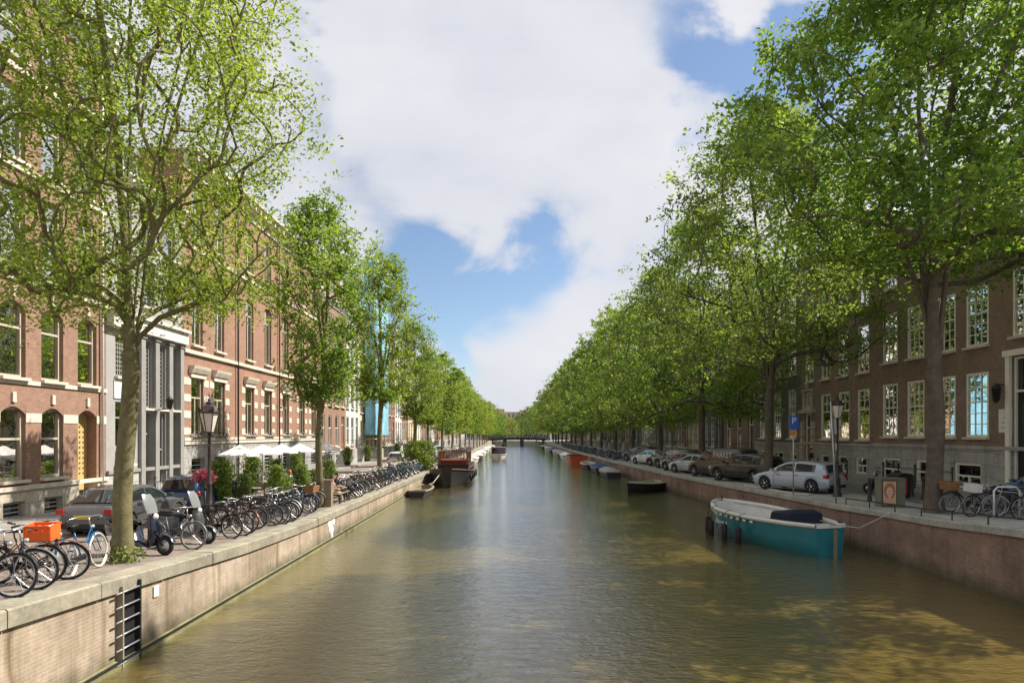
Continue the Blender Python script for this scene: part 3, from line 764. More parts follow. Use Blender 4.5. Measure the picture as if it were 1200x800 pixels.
def gen_row(side, y, yend, seed, tone):
    rnd = random.Random(seed); i = 0
    pal_l = [('brick_red', 'dark red brick'), ('render_cream', 'cream rendered'), ('brick_rose', 'rose brick'), ('render_white', 'white rendered'), ('brick_umber', 'brown brick'), ('render_grey', 'grey rendered'), ('brick_orange', 'orange brick')]
    pal_r = [('brick_dark', 'blackish brick'), ('render_cream', 'cream rendered'), ('brick_umber', 'brown brick'), ('render_white', 'white rendered'), ('brick_brown', 'deep brown brick'), ('render_slate', 'slate-grey painted')]
    pal = pal_l if side < 0 else pal_r
    last = None; start = {-1: 4, 1: 5}[side]
    while y < yend-4:
        w = rnd.choice([6.0, 6.6, 7.2, 8.4, 9.3]); w = min(w, yend-y)
        if yend-(y+w) < 4: w = yend-y
        m, nm = rnd.choice([p for p in pal if p[0] != last]); last = m
        nb = 3 if w < 8.5 else 4; ww = 1.15; cs = [w*(k+.5)/nb for k in range(nb)]
        roof = rnd.choice(['flat', 'pitch', 'gable', 'gable', 'pitch']); z0 = 2.9+rnd.uniform(-0.2, 0.2)
        fl = []; z = z0; fh = [3.1, 2.9, 2.4, 1.9]; nf = rnd.choice([3, 4, 4])
        st = rnd.choice([S2, ('sash', 3, 2, 2, 0.5), ('tall', 0.6, True)])
        for f in range(nf):
            css = cs if f else cs[1:] if side > 0 else cs[:-1]
            fl.append((z, z+fh[f], css, ww, st, False)); z += fh[f]+0.95
        fl.insert(0, (1.35, 2.2, cs[1:] if side > 0 else cs[:-1], 1.0, ('tall', 0.5, True), False))
        zt = z+0.3; dc = cs[0] if side > 0 else cs[-1]
        dk_ = rnd.choice(['green', 'black', 'oak']); fr = rnd.choice(['frame_white', 'frame_cream'])
        rn = {'flat': 'flat cornice', 'pitch': 'tiled pitched roof', 'gable': 'neck gable'}[roof]
        i += 1
        def ex(root, W, H, zg, lx, dc=dc, y=y):
            if y < 140: stoop(root, lx(dc), z0-0.3-zg, 1.7, (1 if lx(dc) < W/2 else -1), 'stone_grey')
        house(side, y, y+w, zt, fl, f'{nm} house with {rn}, {ORD[start+i-2]} along the {"left" if side < 0 else "right"} bank', m, 'stone_trim', fr,
              'glass_far', base=(2.55, rnd.choice(['stone_grey', 'render_grey', 'stone_grey'])), door=[(dc, 1.15, z0-0.3, z0+fh[0], dk_)], cornice=rnd.choice(['frame_white', 'frame_cream']),
              roof=roof, extras=ex, group=f'canal houses further along the {"left" if side < 0 else "right"} bank', xoff=rnd.uniform(-0.12, 0.12), gable=rnd.uniform(2.4, 3.4), rev=0.16)
        y += w
gen_row(-1, 58.0, 222.0, 5, 0)
# --- right bank, nearest first
def ex_R1(root, W, H, zg, lx):
    x = lx(2.95)
    f = MB()
    for s in (-1, 1): f.box(x+s*0.85-0.11, x+s*0.85+0.11, 0.0, 0.12, 0.0, 7.55-zg)
    f.box(x-1.05, x+1.05, 0.0, 0.18, 7.55-zg, 7.8-zg); f.build('door_surround', 'frame_cream', root)
    p = MB(); p.box(lx(4.02)-0.35, lx(4.02)+0.35, 0.0, 0.03, 4.35-zg, 5.35-zg); p.build('plaque', 'frame_white', root)
    p = MB()
    for k in range(4): p.box(lx(4.02)-0.27, lx(4.02)+0.2-0.06*k, 0.03, 0.034, 4.55-zg+0.2*k, 4.59-zg+0.2*k)
    p.build('plaque_lines', 'render_grey', root)
    l = MB(); xx = lx(4.02); l.bar((xx, 0.0, 6.35-zg), (xx, 0.35, 6.4-zg), 0.05); l.lathe([(0.03, -0.75), (0.12, -0.65), (0.17, -0.15), (0.2, -0.12), (0.04, 0.1)], (xx, 0.4, 6.35-zg), 6); l.build('wall_lantern', 'iron_black', root)
house(1, 22.6, 27.2, 15.6, [
    (8.35, 11.2, [1.2, 2.95], 1.45, SASH12, False),
    (12.3, 14.7, [1.2, 2.95], 1.45, SASH12, False)],
    'brown brick house with a cream-framed dark doorway, rightmost on the right bank', 'brick_brown', 'stone_grey', 'frame_cream', 'window_glass', base=(3.6, 'stone_grey', 'stone_grey'),
    door=[(2.95, 1.45, 2.1, 7.5, 'black')], extras=ex_R1, rev=0.12, curt=0.25)
bayR2 = [1.05, 3.1, 5.35, 7.55]
house(1, 27.2, 36.3, 15.5, [
    (1.75, 2.95, [1.6, 4.4, 7.4], 1.7, ('tall', 0.5, True), False),
    (4.15, 7.05, bayR2, 1.36, SASH12, False),
    (8.25, 10.95, bayR2, 1.36, SASH12, False),
    (12.3, 14.8, bayR2, 1.3, SASH12, False)],
    'brown brick house with four cream small-paned sash windows per floor over a grey stone base', 'brick_brown', 'stone_grey', 'frame_cream', 'window_glass', base=(3.6, 'stone_grey', 'stone_grey'),
    rev=0.10, curt=0.35, zoff=0.1)
bR0 = [1.2, 3.6, 6.0]  # unseen added house, height cut so sun patches reach the water
house(1, 14.5, 22.6, 12.2, [(3.95, 6.9, bR0, 1.35, SASH12, False), (8.0, 10.8, bR0, 1.35, SASH12, False)],
    'unseen low dark brown house right of view, kept low to let sun through', 'brick_umber', 'stone_grey', 'frame_cream', 'window_glass', base=(3.5, 'stone_grey', 'stone_grey'), rev=0.12)
def ex_R3(root, W, H, zg, lx):
    # carved stone doorway
    x = lx(8.0); mb = MB()
    for s in (-1, 1):
        for k in range(7): mb.boxc((x+s*0.78, 0.09, 0.5+k*0.55), (0.42 if k % 2 else 0.34, 0.18, 0.5))
    mb.box(x-1.05, x+1.05, 0.0, 0.28, 5.75-zg, 6.0-zg)
    for s in (-1, 1): mb.box(x+s*0.55-0.14, x+s*0.55+0.14, 0.0, 0.14, 6.0-zg, 7.3-zg)
    mb.box(x-0.8, x+0.8, 0.0, 0.2, 7.3-zg, 7.45-zg); mb.lathe([(0.05, 7.45-zg), (0.2, 7.6-zg), (0.12, 7.9-zg), (0.02, 8.2-zg)], (x, 0.1, 0), 8)
    mb.build('door_surround', 'stone_cream', root)
house(1, 36.3, 45.4, 15.6, [
    (1.9, 2.9, [1.3, 3.5, 5.7], 1.2, ('tall', 0.5, True), False),
    (3.95, 6.95, [1.1, 3.3, 5.6], 1.28, ('tall', 0.6, False, 2, 2), False),
    (6.1, 7.2, [8.0], 0.78, ('lattice', 2, 1), False),
    (7.95, 10.8, [1.1, 3.4, 5.6, 7.9], 1.2, ('tall', 0.5, True), False),
    (11.8, 14.2, [1.1, 3.4, 5.6, 7.9], 1.2, ('tall', 0.5, True), False)],
    'dark brown brick house with a carved cream stone doorway and brown oak door', 'brick_brown', 'stone_grey', 'frame_cream', 'window_glass', base=(3.55, 'stone_grey', 'stone_grey'),
    door=[(8.0, 1.1, 2.0, 5.7, 'oak')], extras=ex_R3, rev=0.12, curt=0.15, roof='pitch')
house(1, 45.4, 54.0, 16.4, [
    (1.9, 2.9, [1.3, 3.6, 6.8], 1.2, ('tall', 0.5, True), False),
    (3.95, 7.6, [1.5, 4.1, 7.0], 1.3, ('sash', 3, 3, 3, 0.5), False),
    (8.7, 11.4, [1.5, 4.1, 7.0], 1.25, S2, False),
    (12.2, 14.6, [1.5, 4.1, 7.0], 1.25, S2, False)],
    'blackish brick house with three tall cream windows per floor behind the black car', 'brick_dark', 'stone_grey', 'frame_cream', 'window_glass', base=(3.5, 'stone_grey', 'stone_grey'), rev=0.12, roof='flat', curt=0.3)
gen_row(1, 54.0, 222.0, 11, 0)

# scaffold wrapped in pale blue sheeting, in front of the houses around y = 75..84
sc_ = empty('wrapped_scaffold', (XFL+1.4, 75.5, zl(78)), 0, 'house-high scaffold wrapped in pale blue sheeting among the left bank houses', 'scaffold')
t = NT('blue_sheet'); v = t.coords()
sh = t.noise(t.coords((1, 1, 0.4)), 0.8, 5, 0.6)
t.bsdf(t.ramp(sh, 0.35, (0.14, 0.36, 0.50), 0.65, (0.30, 0.58, 0.72)), 0.6, 0, t.bump(t.noise(t.coords((1, 2.5, 0.8)), 2.2, 4, 0.6), 0.8, 0.12), 0.4); MATS['blue_sheet'] = t.m
mb = MB(); n = 18; hgt = 24.0; zb = 3.1
prof = [(-1.3, 0)]+[(0.0+0.05*math.sin(k*2.3), 8.2*k/n) for k in range(n+1)]+[(-1.3, 8.2)]
rows = []
for j in range(11):
    z = zb+(hgt-zb)*j/10; rows.append([(x+0.06*math.sin(j*1.9+yv*2), yv, z) for x, yv in prof])
mb.grid(rows); mb.build('sheeting', 'blue_sheet', sc_)
mb = MB()
for yv in (0, 2.05, 4.1, 6.15, 8.2):
    for xv in (-0.12, -1.2): mb.tube([(xv, yv, 0), (xv, yv, hgt+0.8)], 0.03, 6)
for z in (2.6, 4.7, 6.8, 8.9, 11, 13.1, 15.2, 17.3, 19.2, 21.4, 23.6):
    for xv in (-0.12, -1.2): mb.tube([(xv, 0, z), (xv, 8.2, z)], 0.026, 5)
mb.build('poles', 'steel', sc_) if 'steel' in MATS else mb.build('poles', mat('steel', (0.42, 0.42, 0.43), 0.4, 0.6), sc_)
mb = MB()
for z in (2.62, 6.82, 11.02, 15.22): mb.box(-1.15, -0.2, 0.05, 8.15, z, z+0.05)
mb.build('deck_boards', 'frame_sand', sc_)

# ================================================================ BRIDGE at the far end
by = 226.0
br = empty('canal_bridge', (0, by, 0), 0, 'low three-span road bridge crossing the canal far ahead', 'bridge')
mb = MB(); Nn = 24; x0, x1 = -9.0, 14.0
top = lambda x: 3.05-0.9*((x-2.3)/11.5)**2*0.9
rows = []
for k in range(Nn+1):
    x = x0+(x1-x0)*k/Nn; z = top(x); rows.append([(x, 0, z-0.8), (x, 0, z), (x, 8, z), (x, 8, z-0.8)])
mb.grid(rows, closed=True, smooth=False); mb.build('deck', 'iron_black', br)
mb = MB(); mb.box(-9.5, -7.0, 0.1, 7.9, -0.5, 1.9); mb.box(11.2, 14, 0.1, 7.9, -0.5, 1.9); mb.build('abutment', 'quay_brick_old', br)
for x in (-2.6, 3.6):
    mb = MB(); mb.box(x-0.65, x+0.65, 0.3, 7.7, -0.5, 2.3); mb.build('pier', mat('pier_blue', (0.05, 0.075, 0.11), 0.7), br)
for y in (0.05, 7.95):
    mb = MB()
    for k in range(Nn+1):
        x = x0+(x1-x0)*k/Nn; mb.tube([(x, y, top(x)), (x, y, top(x)+1.0)], 0.03, 5)
    for dz in (0.25, 0.5, 0.75, 1.0): mb.tube([(x0+(x1-x0)*k/Nn, y, top(x0+(x1-x0)*k/Nn)+dz) for k in range(Nn+1)], 0.03, 5)
    mb.build('railing', 'iron_black', br)
# the canal ends in a cross quay beyond the bridge
mb = MB(); mb.box(-9.5, 15.5, 284, 700, -1.0, 1.106); tag(mb.build('cross_quay', 'pavers_grey'), kind='structure')
# houses closing the view beyond the bridge
for k, (hx, wdt, zt, m, nm) in enumerate([(-34, 10, 12, 'render_white', 'white rendered'), (-24, 10, 13, 'brick_umber', 'brown brick'), (-14, 9, 11.5, 'render_cream', 'cream rendered'), (-5, 9, 12.5, 'brick_dark', 'blackish brick'), (4, 8, 11, 'render_slate', 'slate-grey painted'), (12, 9, 12, 'brick_brown', 'deep brown brick'), (21, 10, 12, 'brick_red', 'red brick'), (31, 11, 13, 'render_grey', 'grey rendered')]):
    yb = 325; hx += wdt
    root = empty('canal_house', (hx, yb, 0.9), PI, f'distant {nm} house closing the view beyond the far bridge', 'house', 'houses beyond the far bridge')
    mb = MB(); mb.box(-wdt, 0, -10, 0, 0, zt); mb.build('wall', m, root)
    mb = MB(); mb.prism([(0.2, zt+0.004), (-5, zt+3.4), (-10.2, zt+0.004)], 'x', -wdt, 0); mb.build('roof', 'roof_tile', root)
    for f in range(4):
        for c in range(4):
            mf, mp, ms, mc, mk = win_meshes(1.3, 2.2, S2, 'frame_white', 'glass_far'); wo = inst(mf, 'window', root, (-wdt*(c+.5)/4, 0.065, 1.6+f*3.4)); inst(mp, 'pane', wo)

# ================================================================ TREES
def grow_tree(name_seed, H, fork, Rx, n_attr, leaves, leaf, lm, bm, trunk_r=0.24, base_h=None, top_bias=1.0, lean=(0, 0), spread=0.55, shape='vase', hole=0.0, low=None, cl=(0.55, 0.4), hdrop=0.0, asym=None, gap=0.0, up_bias=0.55, lim=0.11):
    """returns (wood mesh, leaf mesh). Branches are grown outwards to points spread through the crown volume; leaves sit on the outer twigs."""
    rnd = np.random.RandomState(name_seed)
    low = low if low is not None else fork*0.95
    nodes = []; par = []
    k = 7
    for i in range(k+1):
        f = i/k; nodes.append(np.array([lean[0]*f*f+0.10*math.sin(f*5+name_seed)*f, lean[1]*f*f+0.08*math.cos(f*4+name_seed)*f, fork*f])); par.append(i-1)
    nk = len(nodes)-1
    # crown envelope
    pts = []
    cz = low+(H-low)*0.52
    while len(pts) < n_attr:
        z = rnd.uniform(low, H); f = (z-low)/(H-low)
        if shape == 'vase': r = Rx*(math.sin(PI*min(1, (0.10+0.90*f)**0.80))**0.62 if f < 0.995 else 0.1)
        elif shape == 'column': r = Rx*(0.55+0.6*f if f < 0.45 else 0.82+0.18*math.cos((f-0.45)/0.55*PI/1.05))*(1 if f < 0.85 else (1-(f-0.85)/0.17*0.75))
        else: r = Rx*math.sin(PI*min(1, 0.12+0.88*f))**0.5
        a = rnd.uniform(0, 2*PI); q = rnd.uniform(0.15, 1)**spread
        # lobes: a bumpy outline
        lob = 1+0.17*math.sin(3*a+name_seed+z*0.7)+0.12*math.sin(5*a-z*1.3+name_seed*2)
        rr = r*q*lob
        if asym: rr *= 1+asym[0]*math.cos(a-asym[1])
        p = np.array([math.cos(a)*rr, math.sin(a)*rr, z-hdrop*(rr/Rx)**2])
        f2 = math.sin(p[0]*0.9+name_seed)*math.sin(p[1]*0.8+1.3*name_seed)*math.sin(p[2]*0.75+name_seed*0.7)
        if gap and f2 > 1-gap: continue
        pts.append(p+np.array([lean[0], lean[1], 0])*0.8)
    pts.sort(key=lambda p: np.linalg.norm((p-nodes[nk])*np.array([1, 1, 0.8])))
    # leader and main limbs first
    nl = 5 if shape == 'vase' else 3
    NA = list(nodes); start = nk
    order = {i: float(np.linalg.norm(nodes[i]-nodes[nk])) for i in range(len(nodes))}
    tips = []
    arr = np.array(NA)
    def addpath(i0, tgt, nseg, sag):
        nonlocal arr
        p0 = NA[i0]; last = i0; L = np.linalg.norm(tgt-p0)
        if L < 0.15: return i0
        # keep the direction of the parent for a while so that branches leave smoothly
        pd = (NA[i0]-NA[par[i0]]) if par[i0] >= 0 else np.array([0, 0, 1.0]); pd = pd/(np.linalg.norm(pd)+1e-6)
        c = p0+pd*L*0.38+np.array([0, 0, sag*L*0.12])
        new = []
        for s in range(1, nseg+1):
            f = s/nseg; p = (1-f)**2*p0+2*f*(1-f)*c+f*f*tgt
            if s < nseg: p = p+rnd.normal(0, 0.02*L/nseg+0.012, 3)
            NA.append(p); par.append(last); last = len(NA)-1; new.append(p)
        arr = np.vstack([arr, np.array(new)])
        return last
    # main limbs
    nm = {'vase': 6, 'column': 4, 'round': 5}[shape]
    a0 = rnd.uniform(0, 6.28)
    for i in range(nm):
        a = a0+2*PI*i/nm+rnd.uniform(-0.3, 0.3); rr = Rx*rnd.uniform(0.3, 0.62) if i else 0.2*Rx; hh = fork+(H-fork)*rnd.uniform(0.5, 0.8) if i else H*0.93
        j = max(2, nk-(i % 3)) if i else nk
        addpath(j, np.array([math.cos(a)*rr+lean[0], math.sin(a)*rr+lean[1], hh]), 9, 1.2)
    n_main = len(NA)
    for p in pts:
        d = arr-p; dist = np.sqrt((d**2).sum(1)); dz = arr[:, 2]-p[2]
        hz = np.sqrt(d[:, 0]**2+d[:, 1]**2)
        score = dist+np.maximum(0, dz+up_bias*hz)*1.3
        score[:max(2, nk-2)] += 50
        score[:nk] += 2.0
        j = int(score.argmin()); L = dist[j]
        last = addpath(j, p, max(2, int(L/0.55)), 0.6)
        tips.append(last)
    P = np.array(NA); par_a = np.array(par)
    cnt = np.zeros(len(P))
    for tt in tips: cnt[tt] += 1
    for i in range(len(P)-1, -1, -1):
        if par_a[i] >= 0: cnt[par_a[i]] += cnt[i]
    cnt = np.maximum(cnt, 0.5)
    rad = 0.012+(trunk_r-0.012)*(cnt/cnt.max())**0.56
    rad[n_main:] = np.minimum(rad[n_main:], lim)
    for i in range(nk+1):
        f = P[i][2]/fork; rad[i] = trunk_r*(1.0-0.16*f)+(trunk_r*0.32*(1-f*5)**2 if f < 0.2 else 0)
    # tubes: one tapered ring pair per edge
    idx = np.where(par_a >= 0)[0]
    A = P[par_a[idx]]; B = P[idx]; ra = rad[par_a[idx]].copy(); rb = rad[idx]
    ra = np.minimum(ra, np.maximum(rb*1.35, rb+0.02))
    ra[:nk] = rad[par_a[idx[:nk]]]
    D = B-A; L = np.linalg.norm(D, axis=1)[:, None]+1e-6; D = D/L
    up = np.where(np.abs(D[:, 2:3]) < 0.9, np.array([[0, 0, 1.0]]), np.array([[1.0, 0, 0]]))
    up[:nk] = np.array([[1.0, 0, 0]])
    U = np.cross(D, up); U /= np.linalg.norm(U, axis=1)[:, None]; Vv = np.cross(U, D)
    V_all = []; F_all = []; base = 0
    for sel, n in ((rb > 0.05, 9), (rb <= 0.05, 4)):
        a_, b_, u_, v_, r0, r1 = A[sel], B[sel], U[sel], Vv[sel], ra[sel][:, None], rb[sel][:, None]
        m = len(a_)
        if m == 0: continue
        rings = []
        for q in range(n):
            tq = 2*PI*q/n; o = u_*math.cos(tq)+v_*math.sin(tq); rings.append((a_-(D[sel]*r0*0.3)+o*r0, b_+o*r1))
        V = np.zeros((m, 2*n, 3))
        for q in range(n): V[:, q] = rings[q][0]; V[:, n+q] = rings[q][1]
        F = np.zeros((m, n, 4), dtype=int); off = (np.arange(m)*2*n)[:, None]
        for q in range(n):
            F[:, q, :] = np.stack([off[:, 0]+q, off[:, 0]+(q+1) % n, off[:, 0]+n+(q+1) % n, off[:, 0]+n+q], 1)
        V_all.append(V.reshape(-1, 3)); F_all.append(F.reshape(-1, 4)+base); base += m*2*n
    wood = mesh_np('trunk', np.vstack(V_all), np.vstack(F_all), bm, True)
    # leaves on outer nodes
    T = P[np.array(tips)]; Tp = P[par_a[np.array(tips)]]
    w = np.full(len(T), 1.0)
    pick = rnd.choice(len(T), leaves); f = rnd.uniform(-0.5, 1.0, leaves)[:, None]
    C = Tp[pick]+(T[pick]-Tp[pick])*(1-f*0.9)
    sc = (cl[0]*(0.5+rnd.rand(len(T))*1.0))[pick][:, None]
    NS = 7; sub = np.clip(rnd.normal(0, 1, (len(T), NS, 3)), -1.7, 1.7)
    C = C+sub[pick, rnd.choice(NS, leaves)]*sc*np.array([1, 1, 0.72])+np.clip(rnd.normal(0, 1, (leaves, 3)), -2, 2)*cl[1]*0.42*np.array([1, 1, 0.6])
    C[:, 2] -= rnd.rand(leaves)*0.12
    s = leaf*(0.6+0.8*rnd.rand(leaves))[:, None]
    nrm = rnd.normal(0, 1, (leaves, 3)); nrm[:, 2] = np.abs(nrm[:, 2])+0.5; nrm /= np.linalg.norm(nrm, axis=1)[:, None]
    r = rnd.normal(0, 1, (leaves, 3)); a = np.cross(nrm, r); a /= np.linalg.norm(a, axis=1)[:, None]; b = np.cross(nrm, a)
    droop = np.array([0, 0, -0.25])
    V = np.zeros((leaves, 4, 3))
    V[:, 0] = C-a*s*0.5; V[:, 1] = C+b*s*0.30+a*s*0.05+nrm*s*0.05; V[:, 2] = C+a*s*0.55+droop*s*0.5; V[:, 3] = C-b*s*0.30+a*s*0.05+nrm*s*0.05
    F = (np.arange(leaves)*4)[:, None]+np.arange(4)[None, :]
    return wood, mesh_np('crown', V.reshape(-1, 3), F, lm)
def place_tree(meshes, x, y, z, rz, s, label, group, sz=None, name='elm_tree'):
    root = empty(name, (x, y, z-0.03), rz, label, 'tree', group); root.scale = (s, s, sz or s)
    inst(meshes[0], 'trunk', root); inst(meshes[1], 'crown', root); return root

# left bank
TL1 = grow_tree(4, 16.5, 4.6, 3.85, 700, 84000, 0.085, 'leaf_elm_light', 'bark_moss', 0.20, low=5.6, shape='vase', cl=(0.46, 0.3), lean=(0.1, 0.1), gap=0.16, up_bias=0.85, lim=0.055)
place_tree(TL1, -8.45, 13.6, zl(13.6), 0.6, 1.0, 'nearest left bank elm, mossy trunk with ivy at its foot beside the ladder', 'elm trees along the left quay')
VL = [grow_tree(21, 14.2, 5.2, 2.5, 230, 19000, 0.15, 'leaf_elm_light', 'bark_moss', 0.17, low=5.0, shape='column', cl=(0.36, 0.3), gap=0.08),
      grow_tree(22, 14.8, 5.6, 2.5, 230, 19000, 0.15, 'leaf_elm_light', 'bark_moss', 0.17, low=5.3, shape='column', cl=(0.36, 0.3), gap=0.1)]
VLF = [grow_tree(31+i, 14.4, 5.0, 2.9, 150, 9500, 0.24, 'leaf_elm_light', 'bark_moss', 0.17, low=4.0, shape='column', cl=(0.42, 0.3)) for i in range(2)]
rt = random.Random(2)
n = 1
for i, y in enumerate([27.7, 41.2, 55, 64, 77, 90, 102, 115, 128, 141, 154, 167, 180, 193, 206, 218]):
    src = VL[i % 2] if i < 4 else VLF[i % 2]
    sc1 = [0.95, 1.04, 0.92, 0.80][i] if i < 4 else rt.uniform(0.84, 0.95)
    place_tree(src, -8.6+rt.uniform(-.1, .1), y, zl(y), rt.uniform(0, 6.28), sc1, f'slender light green elm, {ORD[i+1]} from the camera along the left quay', 'elm trees along the left quay')
# right bank: big old elms
TR1 = grow_tree(8, 21.5, 4.9, 6.4, 600, 72000, 0.18, 'leaf_elm_deep', 'bark', 0.27, low=8.6, shape='vase', cl=(0.46, 0.4), lean=(-0.1, 0.2), hdrop=0.9, gap=0.12)
place_tree(TR1, 14.3, 21.2, zr(21.2), 2.2, 1.0, 'nearest right bank elm, thick forked trunk behind the parked bicycles', 'elm trees along the right quay')
TR2 = grow_tree(12, 20.8, 4.6, 6.9, 560, 46000, 0.185, 'leaf_elm_mid', 'bark', 0.25, low=7.0, shape='vase', cl=(0.45, 0.4), gap=0.2, hdrop=0.8)
place_tree(TR2, 14.3, 34.9, zr(35), 0.4, 1.0, 'second right bank elm, several rising limbs, trunk between the silver and black cars', 'elm trees along the right quay')
VR = [grow_tree(41+i, 20.6, 5.0, 7.0, 320, 26000, 0.24, 'leaf_elm_mid' if i else 'leaf_elm_deep', 'bark', 0.28, low=4.6, shape='vase', cl=(0.55, 0.4), hdrop=1.0) for i in range(2)]
VRF = [grow_tree(51+i, 20.4, 5.0, 7.0, 190, 13000, 0.36, 'leaf_elm_mid' if i else 'leaf_elm_deep', 'bark', 0.28, low=4.6, shape='vase', cl=(0.7, 0.4), hdrop=1.0) for i in range(2)]
for i, y in enumerate([47.5, 60.5, 74, 87.5, 101, 114, 127, 140, 153, 166, 179, 192, 205, 218]):
    src = VR[i % 2] if i < 3 else VRF[i % 2]
    place_tree(src, 14.3+rt.uniform(-.15, .15), y, zr(y), rt.uniform(0, 6.28), rt.uniform(0.76, 1.04), f'large spreading elm, {ORD[i+2]} from the camera along the right quay', 'elm trees along the right quay')
# beyond the bridge
for i, (x, y, s) in enumerate([(-11, 246, 0.74), (-12, 262, 0.8), (-10, 280, 0.85), (-7, 305, 0.75), (14, 245, 0.98), (13, 262, 0.9), (11, 282, 0.85), (8, 305, 0.8), (3, 312, 0.62), (-4, 314, 0.66), (-14, 312, 0.7), (0, 290, 0.5), (-20, 310, 0.75), (18, 310, 0.85), (-6, 296, 0.55)]):
    place_tree(VRF[i % 2], x, y, 1.0, i*1.3, s, f'distant green elm beyond the far bridge on the {"left" if x < 0 else "right"} bank, {ORD[i]} of the group there', 'elm trees beyond the far bridge')
# ================================================================ BICYCLES
mat('rubber', (0.018, 0.018, 0.018), 0.75, var=0.2)
mat('tyre_grey', (0.16, 0.155, 0.15), 0.75, var=0.2)
mat('tyre_cream', (0.50, 0.47, 0.40), 0.7, var=0.15)
mat('alloy', (0.50, 0.50, 0.50), 0.35, 0.7, var=0.15)
mat('saddle_brown', (0.10, 0.05, 0.025), 0.5, var=0.2)
mat('saddle_black', (0.02, 0.02, 0.02), 0.5, var=0.2)
BIKE_COL = {'black': (0.018, 0.018, 0.02), 'blue': (0.02, 0.12, 0.27), 'silver': (0.42, 0.42, 0.43), 'rust-brown': (0.20, 0.07, 0.04), 'grey': (0.14, 0.145, 0.15), 'green': (0.03, 0.10, 0.06)}
for k_, c_ in BIKE_COL.items(): mat('paint_'+k_, c_, 0.35, 0.2, var=0.15)
WB, WR = 1.09, 0.335
def ring(c, r, n=28, axis='y'): return [(c[0]+r*math.cos(2*PI*i/n), c[1], c[2]+r*math.sin(2*PI*i/n)) for i in range(n)]
def f_tyre(m, x=0, z=0, n=28): m.tube(ring((x, 0, z), WR, n), 0.021, 6, closed=True)
def f_rim(m, x=0, z=0, n=28):
    m.tube(ring((x, 0, z), WR-0.028, n), 0.011, 4, closed=True)
    for i in range(18):
        a = 2*PI*i/18; s = 0.03*(1 if i % 2 else -1); m.tube([(x+0.02*math.cos(a+1), s, z+0.02*math.sin(a+1)), (x+(WR-0.03)*math.cos(a), 0, z+(WR-0.03)*math.sin(a))], 0.0028, 3, caps=False)
    m.tube([(x, -0.06, z), (x, 0.06, z)], 0.022, 8)
def f_frame(m, step=True):
    r = WR; bb = (-0.08, 0, 0.29); st = (-0.22, 0, 0.80); hd = (0.36, 0, 0.86); hl = (0.40, 0, 0.70); ra = (-WB/2, 0, r); fa = (WB/2, 0, r)
    m.tube([bb, st], 0.016, 6); m.tube([hd, hl], 0.02, 6)
    if step: m.tube([hl, (0.22, 0, 0.44), (0.05, 0, 0.33), bb], 0.017, 6); m.tube([(0.375, 0, 0.80), (0.1, 0, 0.52), (-0.13, 0, 0.46)], 0.012, 6)
    else: m.tube([hl, bb], 0.017, 6); m.tube([(0.37, 0, 0.82), (-0.2, 0, 0.76)], 0.015, 6)
    for s in (-1, 1):
        m.tube([(bb[0], s*0.03, bb[2]), (ra[0], s*0.06, ra[2])], 0.010, 5); m.tube([(st[0]+0.02, s*0.02, 0.70), (ra[0], s*0.06, ra[2])], 0.009, 5)
        m.tube([(0.405, s*0.03, 0.69), (0.45, s*0.055, 0.55), (fa[0], s*0.055, fa[2])], 0.011, 5)
    # mudguards
    for cx, a0, a1 in ((-WB/2, 25, 190), (WB/2, 15, 150)):
        rows = []
        for k in range(11):
            a = R(a0+(a1-a0)*k/10); rr = r+0.038; rows.append([(cx+rr*math.cos(a), -0.028, r+rr*math.sin(a)), (cx+(rr+0.01)*math.cos(a), 0, r+(rr+0.01)*math.sin(a)), (cx+rr*math.cos(a), 0.028, r+rr*math.sin(a))])
        m.grid(rows)
def f_bar(m, s=1.0):
    m.tube([(0.36, 0, 0.84), (0.335, 0, 1.02)], 0.013, 6)
    m.tube([(0.10, -0.29, 0.99), (0.22, -0.30, 1.03), (0.36, -0.18, 1.05), (0.37, 0, 1.04), (0.36, 0.18, 1.05), (0.22, 0.30, 1.03), (0.10, 0.29, 0.99)], 0.012, 6)
    m.lathe([(0.0, 0.05), (0.035, 0.045), (0.04, 0.0), (0.01, -0.03)], (0.42, 0, 0.83), 8, 'x')
def f_grips(m):
    m.tube([(0.08, 0.29, 0.985), (0.20, 0.30, 1.02)], 0.019, 6)
def f_saddle(m):
    rows = []
    for x, w, z in ((-0.36, 0.03, 0.93), (-0.34, 0.09, 0.955), (-0.26, 0.085, 0.95), (-0.17, 0.04, 0.945), (-0.09, 0.022, 0.945), (-0.06, 0.01, 0.935)):
        rows.append([(x, -w, z-0.03), (x, -w*0.8, z), (x, 0, z+0.008), (x, w*0.8, z), (x, w, z-0.03), (x, 0, z-0.05)])
    m.grid(rows, closed=True); m.tube([(-0.225, 0, 0.80), (-0.235, 0, 0.92)], 0.012, 6)
def f_rack(m):
    for s in (-1, 1):
        m.tube([(-0.28, s*0.06, 0.74), (-0.78, s*0.065, 0.74)], 0.007, 4); m.tube([(-WB/2, s*0.07, WR), (-0.70, s*0.065, 0.74)], 0.006, 4)
    for x in (-0.35, -0.5, -0.65, -0.78): m.tube([(x, -0.065, 0.74), (x, 0.065, 0.74)], 0.006, 4)
def f_crank(m):
    m.boxc((-0.30, -0.055, 0.31), (0.62, 0.03, 0.11)); m.tube([(-0.08, -0.08, 0.29), (-0.02, -0.09, 0.13)], 0.01, 5); m.tube([(-0.08, 0.08, 0.29), (-0.14, 0.09, 0.45)], 0.01, 5)
    m.boxc((-0.02, -0.13, 0.13), (0.09, 0.09, 0.02)); m.boxc((-0.14, 0.13, 0.45), (0.09, 0.09, 0.02))
def f_stand(m): m.tube([(-0.2, 0.05, 0.26), (-0.26, 0.16, 0.0)], 0.009, 4)
